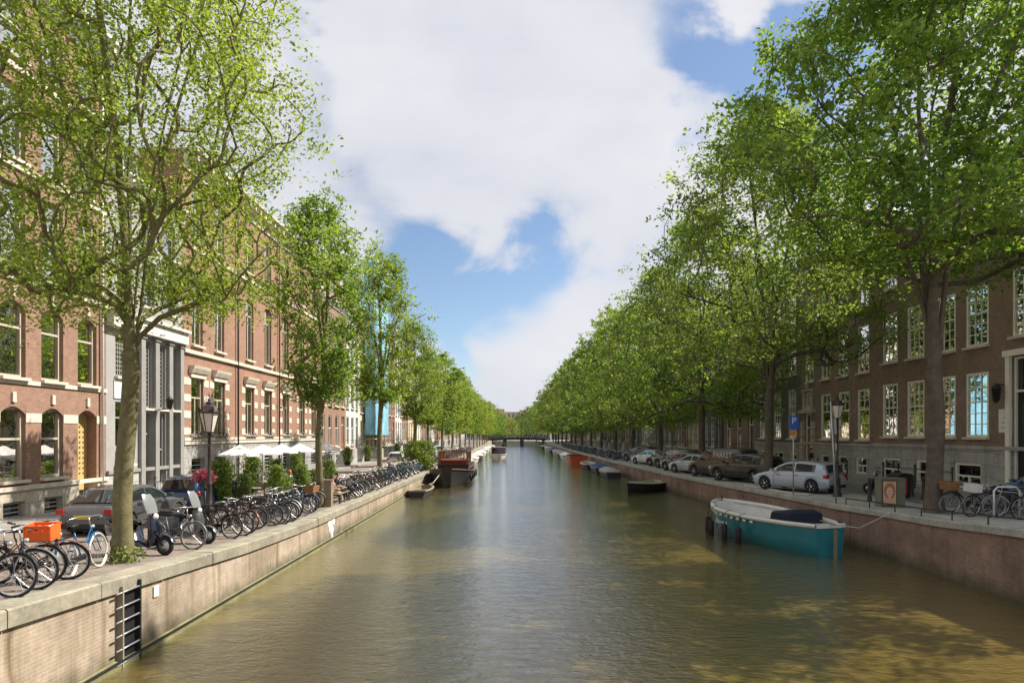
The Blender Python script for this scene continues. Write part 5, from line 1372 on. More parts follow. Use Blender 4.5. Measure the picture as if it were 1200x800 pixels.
# ================================================================ BOATS
def hull_rows(L, B, sheer, beam, keel=-0.15, n=18):
    out = []
    for k in range(n+1):
        t_ = k/n; x = L/2-L*t_; b_ = max(0.012, beam(t_)*B/2); zs = sheer(t_)
        out.append((x, b_, zs))
    return out
def boat(x, y, hd, L, B, fb, hullm, innerm, railm, label, name='moored_boat', bow=0.38, blunt=0.02, transom=0.8, rise=0.28, group='boats moored along the canal', cover=None, floor=0.12, rail=0.07, z=0.0, benches=True, deck=None, bp=0.95):
    root = empty(name, (x, y, z), R(hd), label, 'boat', group)
    beam = lambda t_: (blunt+(1-blunt)*math.sin(PI/2*min(1, t_/bow))**bp) if t_ < bow else 1-(1-transom)*((t_-bow)/(1-bow))**2.2
    sheer = lambda t_: fb+rise*(1-t_)**2.4+0.07*t_**3
    st = hull_rows(L, B, sheer, beam)
    h = MB(); rows = []
    for k, (xx, b_, zs) in enumerate(st):
        tt = k/(len(st)-1); ov = 0.18*(1-tt)*(fb)
        rows.append([(xx-ov*1.8, -b_*0.45, -0.25), (xx-ov, -b_*0.80, -0.02), (xx-ov*0.5, -b_*0.93, zs*0.45), (xx, -b_, zs), (xx, b_, zs), (xx-ov*0.5, b_*0.93, zs*0.45), (xx-ov, b_*0.80, -0.02), (xx-ov*1.8, b_*0.45, -0.25)])
    a = [r[:4] for r in rows]; c = [r[4:] for r in rows]; h.grid(a); h.grid(c); h.poly(rows[-1]); h.poly(rows[0])
    h.build('hull', hullm, root)
    if cover:
        c_ = MB(); rows = []
        for k, (xx, b_, zs) in enumerate(st):
            tt = k/(len(st)-1); hh = 0.35*math.sin(PI*min(1, max(0.02, tt)))**0.6; rows.append([(xx, -b_-0.03, zs-0.12), (xx, -b_-0.02, zs+0.03), (xx, -b_*0.5, zs+hh*0.7+0.02*math.sin(k*2)), (xx, 0, zs+hh), (xx, b_*0.5, zs+hh*0.7+0.02*math.sin(k*2.5)), (xx, b_+0.02, zs+0.03), (xx, b_+0.03, zs-0.12)])
        c_.grid(rows); c_.poly(rows[-1]); c_.build('canvas_cover', cover, root)
    else:
        i_ = MB(); rows = []
        for xx, b_, zs in st[1:-1]:
            bi = max(0.01, b_-0.10); rows.append([(xx, -bi, zs+0.01), (xx, -bi*0.88, floor), (xx, bi*0.88, floor), (xx, bi, zs+0.01)])
        i_.grid(rows, smooth=False); i_.poly(rows[-1]); i_.poly(rows[0]); i_.build('inner_shell', innerm, root)
        if benches:
            s = MB()
            for f in (0.35, 0.62):
                k = int(f*18); xx, b_, zs = st[k]; s.box(xx-0.16, xx+0.16, -b_+0.12, b_-0.12, zs-0.22, zs-0.17)
            s.build('bench', railm, root)
    g = MB(); rows = []
    for side_ in (-1, 1):
        rows = []
        for xx, b_, zs in st:
            bo, bi = b_+0.045, max(0.0, b_-rail*1.6); rows.append([(xx, side_*bo, zs-rail), (xx, side_*(bo+0.012), zs), (xx, side_*(bo-0.02), zs+0.03), (xx, side_*bi, zs+0.03), (xx, side_*bi, zs-rail)])
        g.grid(rows, closed=True)
    xx, b_, zs = st[-1]; g.box(xx-0.04, xx+0.08, -b_, b_, zs-rail, zs+0.025)
    g.build('gunwale', railm, root)
    return root, st
mat('hull_teal', (0.022, 0.19, 0.225), 0.3, var=0.12, vs=1.5, coat=0.3); mat('boat_white', (0.66, 0.66, 0.63), 0.45, var=0.1, vs=2); mat('hull_black', (0.02, 0.02, 0.022), 0.5, var=0.3); mat('boat_cream', (0.50, 0.47, 0.36), 0.5, var=0.15)
mat('canvas_blue', (0.03, 0.08, 0.20), 0.8, var=0.25, vs=2); mat('canvas_grey', (0.33, 0.33, 0.32), 0.8, var=0.25, vs=2); mat('canvas_navy', (0.01, 0.014, 0.032), 0.75, var=0.3, vs=3); mat('hull_orange', (0.50, 0.085, 0.025), 0.5, var=0.15)
mat('boat_beige', (0.52, 0.44, 0.32), 0.6, var=0.1); mat('hull_red_brown', (0.13, 0.05, 0.035), 0.5, var=0.25); mat('varnish', (0.20, 0.08, 0.035), 0.35, var=0.3, vs=5); mat('wood_weathered', (0.24, 0.19, 0.13), 0.8, var=0.3, vs=4); mat('rope', (0.5, 0.48, 0.42), 0.9)
# teal launch with white interior
tb, st = boat(10.3, 25.2, 90+13, 7.0, 2.9, 1.06, 'hull_teal', 'boat_white', 'boat_white', 'teal open launch with white interior and a navy covered box, moored nearest on the right', bow=0.36, blunt=0.12, transom=0.4, rise=0.26, benches=False, bp=0.75, floor=0.30, rail=0.11)
s = MB()
for sgn in (-1, 1):
    rows = []
    for k in range(2, 13):
        xx, b_, zs = st[k]; w = 0.52; rows.append([(xx, sgn*max(0.02, b_-0.13), 0.66), (xx, sgn*max(0.0, b_-0.13-w), 0.66), (xx, sgn*max(0.0, b_-0.13-w), 0.31)])
    s.grid(rows, smooth=False)
s.build('side_bench', 'boat_white', tb)
s = MB()
for k in (2, 5):
    pass
rows = [[(st[k][0], -max(0.0, st[k][1]-0.14), 0.70), (st[k][0], max(0.0, st[k][1]-0.14), 0.70)] for k in range(1, 6)]; s.grid(rows, smooth=False); s.quad((st[5][0], -st[5][1]+0.14, 0.70), (st[5][0], st[5][1]-0.14, 0.70), (st[5][0], st[5][1]-0.14, 0.31), (st[5][0], -st[5][1]+0.14, 0.31)); s.build('bow_deck', 'boat_white', tb)
s = MB(); s.box(-1.3, 1.6, -0.72, 0.72, 0.305, 0.315); s.build('cockpit_floor', 'boat_beige', tb)
s = MB(); rows = [[(st[k][0], -st[k][1]+0.13, 0.80), (st[k][0], st[k][1]-0.13, 0.80)] for k in range(14, 18)]; s.grid(rows, smooth=False); s.build('stern_deck', 'boat_white', tb)
s = MB(); rows = []
for xx, hh in ((-2.3, 0.80), (-2.25, 1.38), (-1.95, 1.46), (-1.7, 1.42), (-1.2, 1.36), (-1.0, 0.65)): rows.append([(xx, -0.72, 0.5), (xx, -0.70, hh-0.06), (xx, -0.62, hh), (xx, 0.0, hh+0.03), (xx, 0.62, hh), (xx, 0.70, hh-0.06), (xx, 0.72, 0.5)])
s.grid(rows, smooth=False); s.poly(rows[0]); s.poly(rows[-1]); s.build('covered_console', 'canvas_navy', tb)
for k in (2.0, 4.6, 7.6, 9.9):
    k0 = int(k); f = k-k0; xx = st[k0][0]*(1-f)+st[k0+1][0]*f; b_ = st[k0][1]*(1-f)+st[k0+1][1]*f; zs = st[k0][2]
    s = MB(); s.lathe([(0.02, -0.68), (0.115, -0.62), (0.12, 0.0), (0.02, 0.08)], (xx, b_+0.17, 0.60), 10); fo = s.build('fender', 'rubber', tb)
    s = MB(); s.tube([(xx, b_+0.17, 0.66), (xx, b_+0.10, zs+0.02), (xx, b_-0.15, zs+0.05)], 0.012, 5); s.build('fender_rope', 'iron_black', fo)
for k in range(3, 12):
    xx, b_, zs = st[k]
    for f in (0.25,):
        s = MB(); s.lathe([(0.0, 0.02), (0.05, 0.012), (0.055, 0)], (0, 0, 0), 10, 'y'); o = s.build('rubbing_pad', 'boat_white', tb, (xx-0.1, b_+0.012, zs-0.19)); o.scale = (2.3, 1, 1)
text_part('Ebonery', 0.24, 'boat_white', tb, (1.12, 1.40, 0.66), (R(86), 0, R(184.5)), 'boat_name')
s = MB(); s.box(-3.80, -3.68, -0.03, 0.03, -0.4, 1.0); s.bar((-3.74, 0, 1.16), (-3.0, 0, 1.22), 0.04); s.build('rudder', 'wood_weathered', tb)
s = MB()
for yy in (0.55, -0.55): s.boxc((-3.3, yy, 1.19), (0.2, 0.05, 0.04)); s.boxc((-3.3, yy, 1.13), (0.06, 0.05, 0.1))
s.tube([(3.35, 0, 1.25), (3.35, 0, 1.48)], 0.03, 6); s.build('cleats', 'iron_black', tb)
mb = MB(); mb.tube([(11.2, 22.0, 1.12), (12.0, 21.6, 1.05), (12.9, 21.3, 1.62)], 0.015, 5); tag(mb.build('mooring_rope', 'rope'), 'mooring rope from the teal launch to the right quay', 'rope')
# further boats, right side
boat(10.1, 47.2, 226, 5.0, 1.9, 0.58, 'hull_black', 'boat_cream', 'boat_cream', 'small dark open boat with cream gunwale on the right, next beyond the teal launch', bow=0.45, rise=0.22)
boat(9.9, 70.5, 90, 5.2, 2.0, 0.55, 'hull_black', 'boat_white', 'canvas_grey', 'low boat under a blue canvas cover at the right quay', cover='canvas_blue')
boat(9.9, 63.5, 92, 4.8, 1.9, 0.5, 'hull_black', 'boat_white', 'canvas_grey', 'low boat under a grey canvas cover, nearer than the blue-covered one', cover='canvas_grey')
boat(9.6, 78.0, 95, 4.6, 1.9, 0.55, 'hull_black', 'boat_cream', 'boat_white', 'black open dinghy between the orange boat and the blue-covered boat')
ob, _ = boat(9.0, 87.0, 90, 5.4, 2.5, 1.25, 'hull_orange', 'hull_red_brown', 'hull_orange', 'bright orange box-shaped boat on the right', bow=0.18, blunt=0.55, transom=0.95, rise=0.1, floor=0.5)
boat(9.0, 103, 90, 6.2, 2.2, 0.8, 'boat_white', 'boat_white', 'boat_white', 'white motor boat beyond the orange boat', cover='boat_white')
for i, (y, h_, i_) in enumerate([(116, 'hull_black', 'canvas_grey'), (128, 'boat_cream', 'canvas_grey'), (142, 'hull_black', 'canvas_blue'), (160, 'boat_white', 'boat_cream'), (180, 'hull_black', 'canvas_grey')]):
    boat(9.4, y, 90, 6.5, 2.2, 0.7, h_, 'boat_white', 'boat_white', f'{ORD[i]} distant moored boat beyond the white motor boat on the right', cover=i_)
# left side
boat(-6.45, 44.6, 90, 4.9, 1.5, 0.38, 'hull_black', 'wood_weathered', 'wood_weathered', 'small weathered rowing dinghy tied behind the dark barge on the left', name='rowing_dinghy', bow=0.35, blunt=0.35, transom=0.75, rise=0.12, floor=0.08)
bg, st = boat(-5.2, 56.5, 270, 13.5, 3.4, 0.95, 'hull_black', 'hull_red_brown', 'hull_red_brown', 'old black barge with a reddish cabin and varnished rail frame on the left', name='barge', bow=0.24, blunt=0.22, transom=0.85, rise=0.55, floor=0.4, benches=False)
s = MB(); rows = [[(st[k][0], -st[k][1]+0.15, st[k][2]-0.03), (st[k][0], st[k][1]-0.15, st[k][2]-0.03)] for k in range(1, 7)]; s.grid(rows, smooth=False); s.build('foredeck', 'hull_red_brown', bg)
s = MB(); s.box(-4.9, 1.4, -1.35, 1.35, 0.41, 1.55); s.box(-4.98, 1.48, -1.42, 1.42, 1.55, 1.63); cb = s.build('cabin', 'iron_lamp', bg)
s = MB()
for q in range(5):
    for sg in (-1, 1): s.box(-4.4+1.15*q, -3.8+1.15*q, sg*1.352-0.004, sg*1.352+0.004, 0.95, 1.35)
s.box(1.402, 1.408, -0.9, -0.2, 0.9, 1.35); s.box(1.402, 1.408, 0.2, 0.9, 0.9, 1.35); s.build('cabin_windows', 'glass_far', cb)
s = MB()
for xx in (-3.2, -2.1, -1.0, 0.1, 1.2):
    for yy in (-1.25, 1.25): s.box(xx-0.05, xx+0.05, yy-0.05, yy+0.05, 1.63, 2.75)
for yy in (-1.25, 1.25):
    for zz in (1.95, 2.72): s.box(-3.25, 1.25, yy-0.04, yy+0.04, zz-0.04, zz+0.04)
    for q in range(18): s.box(-3.1+q*0.25, -3.05+q*0.25, yy-0.02, yy+0.02, 1.63, 2.68)
for xx in (-3.2, 1.2):
    for zz in (1.95, 2.72): s.box(xx-0.04, xx+0.04, -1.2, 1.2, zz-0.04, zz+0.04)
    for q in range(10): s.box(xx-0.02, xx+0.02, -1.12+q*0.25, -1.07+q*0.25, 1.63, 2.68)
s.build('rail_frame', 'varnish', bg)
s = MB(); s.box(-3.0, 1.0, -1.1, 1.1, 1.634, 1.95); s.build('seat_cushions', mat('cushion_red', (0.20, 0.035, 0.025), 0.8), bg)
for k in range(4):
    s = MB(); s.tube([(0, 0.24*math.cos(a), 0.24*math.sin(a)) for a in [2*PI*q/14 for q in range(14)]], 0.09, 6, closed=True); s.build('tyre_fender', 'rubber', bg, (3.6-2.4*k, 1.75, 0.62), (0, 0, PI/2))
mb = MB(); mb.tube([(-6.4, 47.0, 0.45), (-6.1, 48.4, 0.5), (-5.6, 50.3, 1.3)], 0.03, 5); tag(mb.build('tow_rope', 'rope'), 'pale rope running from the dinghy up to the barge bow', 'rope')
for i, (y, L_, c_, h_) in enumerate([(70, 7.5, 'canvas_grey', 'hull_black'), (80, 6.5, 'boat_white', 'boat_white'), (91, 8, 'canvas_grey', 'boat_white'), (104, 7, 'boat_cream', 'hull_red_brown'), (118, 8, 'boat_white', 'boat_white'), (135, 8, 'canvas_grey', 'boat_cream'), (155, 9, 'boat_white', 'boat_white'), (178, 9, 'canvas_grey', 'hull_black')]):
    boat(-6.0, y, 90, L_, 2.3, 0.75, h_, 'boat_white', 'boat_white', f'{ORD[i]} covered boat moored beyond the barge on the left', cover=c_)
# canal cruiser under way
cb_, st = boat(-2.2, 102, 270, 10.5, 2.6, 0.85, 'boat_white', 'hull_red_brown', 'boat_white', 'small wooden-cabined canal cruiser under way in mid-canal', name='canal_cruiser', bow=0.3, rise=0.3, benches=False)
s = MB()
for xx in (-3.6, -2.2, -0.8, 0.6, 2.0):
    for yy in (-1.05, 1.05): s.box(xx-0.06, xx+0.06, yy-0.05, yy+0.05, 0.8, 2.0)
s.box(-3.66, 2.06, -1.10, -1.0, 0.75, 1.25); s.box(-3.66, 2.06, 1.0, 1.10, 0.75, 1.25); s.box(2.0, 2.06, -1.0, 1.0, 0.75, 1.25); s.build('cabin', 'varnish', cb_)
s = MB(); s.box(-3.8, 2.2, -1.2, 1.2, 2.0, 2.1); s.build('cabin_roof', 'hull_red_brown', cb_)
s = MB(); s.quad((2.03, -0.98, 1.25), (2.03, 0.98, 1.25), (2.03, 0.98, 2.0), (2.03, -0.98, 2.0)); s.build('windscreen', 'glass_far', cb_)
boat(-2.6, 214, 270, 5, 2.0, 0.6, 'hull_black', 'boat_white', 'hull_black', 'tiny dark boat in the far bridge opening', cover='canvas_navy')
# ================================================================ STREET FURNITURE
def street_lamp(x, y, z, top, label):
    root = empty('street_lamp', (x, y, z), 0.3, label, 'street lamp', 'crowned street lamps'); H = top-z
    p = MB(); hb = H-1.05
    p.lathe([(0.19, 0), (0.19, 0.10), (0.15, 0.14), (0.13, 0.75), (0.16, 0.80), (0.09, 0.88), (0.07, 1.5), (0.085, 1.53), (0.055, 1.58), (0.04, hb-0.15), (0.07, hb-0.12), (0.04, hb-0.05), (0.05, hb)], n=12)
    p.tube([(0, -0.28, hb-0.35), (0, 0.28, hb-0.35)], 0.018, 6); p.build('post', 'iron_lamp', root)
    f = MB(); z0, z1 = hb+0.04, hb+0.60; r0, r1 = 0.14, 0.27
    for k in range(6):
        a = 2*PI*k/6; f.tube([(r0*math.cos(a), r0*math.sin(a), z0), (r1*math.cos(a), r1*math.sin(a), z1)], 0.014, 4)
    f.lathe([(0.05, hb), (0.16, z0-0.02), (0.16, z0+0.02)], n=6, smooth=False); f.lathe([(0.30, z1), (0.31, z1+0.05), (0.28, z1+0.07)], n=6, smooth=False)
    f.lathe([(0.28, z1+0.07), (0.17, z1+0.22), (0.10, z1+0.26), (0.09, z1+0.33), (0.0, z1+0.38)], n=6, smooth=False)
    lf = f.build('lantern_frame', 'iron_lamp', root)
    g = MB(); g.lathe([(r0-0.01, z0+0.02), (r1-0.012, z1)], n=6, smooth=False); g.build('lamp_glass', 'lamp_glass', lf)
    c = MB()
    for k in range(6):
        a = 2*PI*k/6; cx, cy = 0.28*math.cos(a), 0.28*math.sin(a); c.lathe([(0.03, z1+0.05), (0.05, z1+0.10), (0.02, z1+0.15), (0.035, z1+0.18), (0.0, z1+0.22)], (cx, cy, 0), 6)
    c.lathe([(0.03, z1+0.36), (0.055, z1+0.40), (0.02, z1+0.44), (0.0, z1+0.47)], n=8); c.build('crown', 'iron_lamp', lf)
    return root
street_lamp(-8.95, 18.5, zl(18.5), 5.35, 'crowned lantern on a slim dark post on the left quay, before the umbrellas')
street_lamp(14.55, 28.0, zr(28), 6.0, 'crowned lantern on a dark post on the right quay beside the silver hatchback')
mat('sign_blue', (0.012, 0.10, 0.42), 0.4, var=0.03); mat('sign_orange', (0.55, 0.22, 0.04), 0.5, var=0.05)
# P sign
ps = empty('parking_sign', (12.95, 28.8, zr(28.8)), 0, 'blue parking sign lettered P on a grey pole in front of the silver hatchback', 'road sign')
s = MB(); s.tube([(0, 0, 0), (0, 0, 3.7)], 0.032, 8); s.build('pole', 'steel', ps)
s = MB(); s.boxc((0, -0.045, 3.32), (0.42, 0.02, 0.62)); pl = s.build('sign_plate', 'sign_blue', ps)
text_part('P', 0.42, 'frame_white', pl, (0.0, -0.058, 3.40), (R(90), 0, 0), 'letter', 0.002)
s = MB(); s.boxc((0, -0.045, 2.83), (0.30, 0.02, 0.26)); s.build('sign_plate', 'sign_orange', ps)
# second pole, tilted, sign seen edge-on
ps = empty('sign_pole', (12.95, 25.0, zr(25)), 0, 'leaning grey pole with an edge-on sign beside the right street lamp', 'road sign'); ps.rotation_euler = (0, R(-3.0), 0)
s = MB(); s.tube([(0, 0, -0.05), (0, 0, 4.1)], 0.035, 8); s.build('pole', 'steel', ps)
s = MB(); s.boxc((0.05, 0.0, 3.1), (0.02, 0.42, 0.62)); s.build('sign_plate', 'steel', ps)
s = MB(); s.boxc((0.05, 0.0, 2.3), (0.02, 0.3, 0.3)); s.build('sign_plate', 'steel', ps)
# poster cabinet
pc = empty('poster_cabinet', (14.25, 23.6, zr(23.6)), R(-8), 'grey-green cabinet with a portrait poster on its front, on the right quay', 'utility cabinet')
s = MB(); s.box(-0.42, 0.42, -0.28, 0.28, 0.0, 1.06); s.box(-0.45, 0.45, -0.31, 0.31, 1.06, 1.10); s.build('cabinet', mat('cabinet_green', (0.15, 0.16, 0.115), 0.6, var=0.15), pc)
s = MB(); s.box(-0.40, 0.12, -0.31, -0.283, 0.08, 1.02); fr = s.build('poster_frame', mat('poster_wood', (0.10, 0.05, 0.035), 0.5), pc)
t = NT('poster_face'); tc = t.n('ShaderNodeTexCoord'); sp = t.n('ShaderNodeSeparateXYZ'); t.t.links.new(tc.outputs['Object'], sp.inputs[0])
def ell(cx, cz, rx_, rz_, soft=0.25):
    a = t.math('DIVIDE', t.math('SUBTRACT', sp.outputs[0], cx), rx_); b2 = t.math('DIVIDE', t.math('SUBTRACT', sp.outputs[2], cz), rz_)
    d = t.math('ADD', t.math('MULTIPLY', a, a), t.math('MULTIPLY', b2, b2))
    m = t.n('ShaderNodeMapRange'); m.inputs[1].default_value = 1+soft; m.inputs[2].default_value = 1-soft; t.set(m.inputs[0], d); return m.outputs[0]
c = t.mix(ell(0, 0.08, 0.20, 0.30), (0.62, 0.40, 0.24), (0.34, 0.17, 0.08))
c = t.mix(ell(0, -0.42, 0.22, 0.20), c, (0.62, 0.36, 0.26)); c = t.mix(ell(0, -0.2, 0.055, 0.14), c, (0.62, 0.36, 0.26))
c = t.mix(ell(0, 0.04, 0.115, 0.18), c, (0.70, 0.44, 0.34))
for e in ((-0.045, 0.07, 0.022, 0.012), (0.045, 0.07, 0.022, 0.012)): c = t.mix(ell(*e), c, (0.08, 0.04, 0.03))
c = t.mix(ell(0, -0.055, 0.035, 0.012), c, (0.45, 0.10, 0.09)); c = t.mix(ell(0, 0.0, 0.012, 0.03), c, (0.56, 0.33, 0.25))
t.bsdf(c, 0.35); MATS['poster_face'] = t.m
s = MB(); s.quad((-0.225, 0, -0.43), (0.225, 0, -0.43), (0.225, 0, 0.43), (-0.225, 0, 0.43)); s.build('poster', 'poster_face', fr, (-0.14, -0.314, 0.55))
# low rail on the right coping
rl = empty('low_railing', (0, 0, 0), 0, 'low black iron rail along the top of the right quay wall', 'railing')
ys = [14.0+1.5*k for k in range(8)]
s = MB(); s.tube([(xr(y)+0.18, y, zr(y)+0.25) for y in ys], 0.024, 6); s.build('rail', 'iron_black', rl)
for y in ys: s = MB(); s.tube([(xr(y)+0.18, y, zr(y)), (xr(y)+0.18, y, zr(y)+0.25)], 0.02, 6); s.build('post', 'iron_black', rl)
# white kerb line of the parking bay
mb = MB()
pts = [(12.75, 34.3), (12.95, 31.5), (13.05, 29.6), (13.2, 28.95), (13.55, 28.7), (13.95, 28.85)]
fine = []
for (a, b_) in zip(pts, pts[1:]):
    for k in range(5): fine.append((a[0]+(b_[0]-a[0])*k/5, a[1]+(b_[1]-a[1])*k/5))
rows = []
for k in range(len(fine)-1):
    dx, dy = fine[k+1][0]-fine[k][0], fine[k+1][1]-fine[k][1]; l = math.hypot(dx, dy); nx, ny = -dy/l*0.06, dx/l*0.06
    z = zr(fine[k][1])+0.015; rows.append([(fine[k][0]-nx, fine[k][1]-ny, z), (fine[k][0]-nx, fine[k][1]-ny, z+0.05), (fine[k][0]+nx, fine[k][1]+ny, z+0.05), (fine[k][0]+nx, fine[k][1]+ny, z)])
mb.grid(rows, smooth=False); tag(mb.build('parking_bay_kerb', 'road_paint'), kind='structure')
# ladder on the left wall
ld = empty('quay_ladder', (XL, 11.62, 0), 0, 'steel rung ladder over a black panel standing in for a recess, left quay wall', 'ladder')
s = MB(); s.box(0.004, 0.03, 0.0, 0.42, -0.3, 1.42); s.build('backing', 'iron_black', ld)  # flat black panel, its colour stands for the dark of a recess
for y in (-0.10, 0.44): s = MB(); s.box(0.004, 0.12, y-0.02, y+0.02, -0.3, 1.50); s.build('stringer', 'iron_black' if y > 0 else 'coping_stone', ld)
for k in range(6): s = MB(); s.tube([(0.10, -0.28, 0.08+k*0.26), (0.10, 0.42, 0.08+k*0.26)], 0.018, 6); s.build('rung', 'steel', ld)
s = MB(); s.boxc((0.02, 0, 0), (0.02, 0.17, 0.22)); pl = s.build('wall_plaque', 'frame_white', None, (XL, 12.75, 1.10)); tag(pl, 'small white plaque on the left quay wall right of the ladder', 'plaque')
# white splash painted/limed mark with lifebuoy
t = NT('lime_mark'); v = t.coords()
f_ = t.noise(v, 2.4, 5, 0.7)
t.bsdf(t.ramp(f_, 0.42, (0.35, 0.30, 0.26), 0.52, (0.82, 0.82, 0.84)), 0.8); MATS['lime_mark'] = t.m
s = MB(); pts = [(0.33*math.cos(a)*(1+0.12*math.sin(3*a+1)+0.08*math.sin(7*a)), 0.42*math.sin(a)*(1+0.1*math.sin(4*a))) for a in [2*PI*k/36 for k in range(36)]]
s.prism([(-p[0]*1.35, p[1]) for p in pts], 'x', 0.003, 0.012); wm_ = s.build('limewash_patch', 'lime_mark', None, (XL, 25.2, 0.68)); tag(wm_, 'ragged white limewash patch on the left quay wall', 'wall mark')
s = MB(); s.box(0.003, 0.02, -0.16, 0.16, -0.55, -0.36); s.build('limewash_run', 'lime_mark', wm_)
# stone/wood post by tree 2, bench
s = MB(); s.prism([(-0.16, -0.16), (0.16, -0.16), (0.16, 0.16), (-0.16, 0.16)], 'z', 0, 1.12); s.box(-0.19, 0.19, -0.19, 0.19, 1.12, 1.17)
tag(s.build('wooden_post', 'wood_weathered', None, (-7.95, 27.1, zl(27.1))), 'thick square weathered post beside the second left elm', 'post')
bn = empty('park_bench', (-8.15, 29.0, zl(29)), -PI/2, 'dark wooden bench at the left quay edge with two people on it', 'bench')
s = MB()
for k in range(4): s.box(-0.9, 0.9, -0.02+0.11*k, 0.07+0.11*k, 0.42, 0.455)
s.build('seat', 'wood_weathered', bn)
s = MB()
for k in range(3): s.box(-0.9, 0.9, -0.08, -0.05, 0.55+0.12*k, 0.64+0.12*k)
s.build('backrest', 'wood_weathered', bn)
for x in (-0.8, 0.8): s = MB(); s.box(x-0.03, x+0.03, -0.05, 0.0, 0, 0.9); s.box(x-0.03, x+0.03, 0.36, 0.41, 0, 0.42); s.box(x-0.03, x+0.03, 0.0, 0.36, 0.36, 0.42); s.build('leg', 'iron_black', bn)
# bench: facing +X after rotation? seat local +Y must look to the canal (+X)
bn.rotation_euler = (0, 0, -PI/2)

# ---------------------------------------------------------------- terrace on the left
mat('parasol_white', (0.74, 0.72, 0.68), 0.8, var=0.06)
for i, (x, y, r_) in enumerate([(-12.65, 29.0, 0.95), (-12.6, 31.6, 0.95), (-12.6, 34.2, 0.9), (-12.5, 36.8, 0.9), (-12.2, 41.0, 0.95)]):
    root = empty('parasol', (x, y, zl(y)), 0.4*i, f'white terrace parasol, {ORD[i]} from the camera in its row', 'parasol', 'white parasols of the terrace')
    s = MB(); rows = []
    for rr, zz in ((r_, 2.12), (r_*0.99, 2.2), (r_*0.5, 2.42), (0.04, 2.62)): rows.append([(rr*math.cos(2*PI*k/8), rr*math.sin(2*PI*k/8), zz+(0.0 if k % 2 else 0)) for k in range(8)])
    s.grid(rows, closed=True, smooth=False); s.build('canopy', 'parasol_white', root)
    s = MB(); s.tube([(0, 0, 0), (0, 0, 2.66)], 0.022, 6); s.lathe([(0.25, 0), (0.25, 0.06), (0.05, 0.1)], n=12); s.build('pole', 'frame_sand', root)
    s = MB()
    for k in range(8): s.tube([(0, 0, 2.35), (r_*0.95*math.cos(2*PI*k/8), r_*0.95*math.sin(2*PI*k/8), 2.17)], 0.008, 4)
    s.build('ribs', 'frame_sand', root)
def chair(x, y, rz, label):
    root = empty('terrace_chair', (x, y, zl(y)), rz, label, 'chair', 'terrace chairs')
    s = MB(); s.box(-0.21, 0.21, -0.21, 0.21, 0.44, 0.47); s.build('seat', 'wood_weathered', root)
    s = MB(); s.box(-0.21, 0.21, -0.23, -0.20, 0.6, 0.86); s.build('backrest', 'wood_weathered', root)
    for a, b_ in ((-1, -1), (1, -1), (-1, 1), (1, 1)): s = MB(); s.tube([(a*0.19, b_*0.19, 0), (a*0.19, b_*0.2, 0.86 if b_ < 0 else 0.44)], 0.013, 5); s.build('leg', 'iron_black', root)
for i, y in enumerate([28.0, 30.6, 33.2, 35.6]):
    root = empty('terrace_table', (-11.6, y, zl(y)), 0, f'small round terrace table, {ORD[i]} from the camera under the parasols', 'table', 'terrace tables')
    s = MB(); s.lathe([(0.36, 0.72), (0.37, 0.74), (0.0, 0.745)], n=14); s.build('tabletop', 'wood_weathered', root)
    s = MB(); s.tube([(0, 0, 0.03), (0, 0, 0.72)], 0.03, 8); s.lathe([(0.24, 0), (0.22, 0.03), (0.03, 0.05)], n=10); s.build('pedestal', 'iron_black', root)
    chair(-11.6, y-0.6, 0.0, f'dark terrace chair on the camera side of the {ORD[i]} terrace table'); chair(-11.6, y+0.6, PI, f'dark terrace chair on the far side of the {ORD[i]} terrace table')
# plants
def bush_mesh(seed, w, h, n, leaf, base=0.0, m='leaf_bush'):
    rnd = np.random.RandomState(seed); th = rnd.rand(n)*2*PI; u = rnd.rand(n)
    z = base+(h-base)*u; r = w*(0.55+0.45*np.sin(PI*np.clip(u*0.9+0.08, 0, 1)))*np.sqrt(rnd.rand(n))*(1+0.3*np.sin(3*th+seed+z*3))
    C = np.stack([r*np.cos(th), r*np.sin(th), z], 1)+rnd.normal(0, 0.04, (n, 3)); s = leaf*(0.5+rnd.rand(n))[:, None]
    a = rnd.normal(0, 1, (n, 3)); a /= np.linalg.norm(a, axis=1)[:, None]; b = np.cross(a, rnd.normal(0, 1, (n, 3))); b /= np.linalg.norm(b, axis=1)[:, None]
    V = np.zeros((n, 4, 3)); V[:, 0] = C-a*s*.5; V[:, 1] = C+b*s*.28; V[:, 2] = C+a*s*.5; V[:, 3] = C-b*s*.28
    return mesh_np('foliage', V.reshape(-1, 3), (np.arange(n)*4)[:, None]+np.arange(4)[None, :], m)
BM = [bush_mesh(i, 0.48, 2.1, 2600, 0.10, 0.35) for i in range(3)]
mat('pot_terracotta', (0.28, 0.12, 0.07), 0.8); mat('pot_dark', (0.04, 0.04, 0.04), 0.6)
def potted(x, y, s, mi, label, group='tall potted shrubs around the terrace', pot='pot_dark'):
    root = empty('potted_shrub', (x, y, zl(y)), y*1.7, label, 'potted plant', group); root.scale = (s*0.95, s*0.95, s*0.82)
    inst(BM[mi], 'foliage', root)
    p = MB(); p.lathe([(0.22, 0), (0.30, 0.42), (0.33, 0.42), (0.33, 0.48), (0.27, 0.48), (0.27, 0.42), (0.0, 0.42)], n=14); p.build('pot', pot, root)
    t_ = MB()
    for k in range(5): t_.tube([(0.03*k-0.06, 0.02*k, 0.4), (0.08*k-0.18, 0.1*math.sin(k*2), 1.5)], 0.012, 4)
    t_.build('stem', 'bark', root)
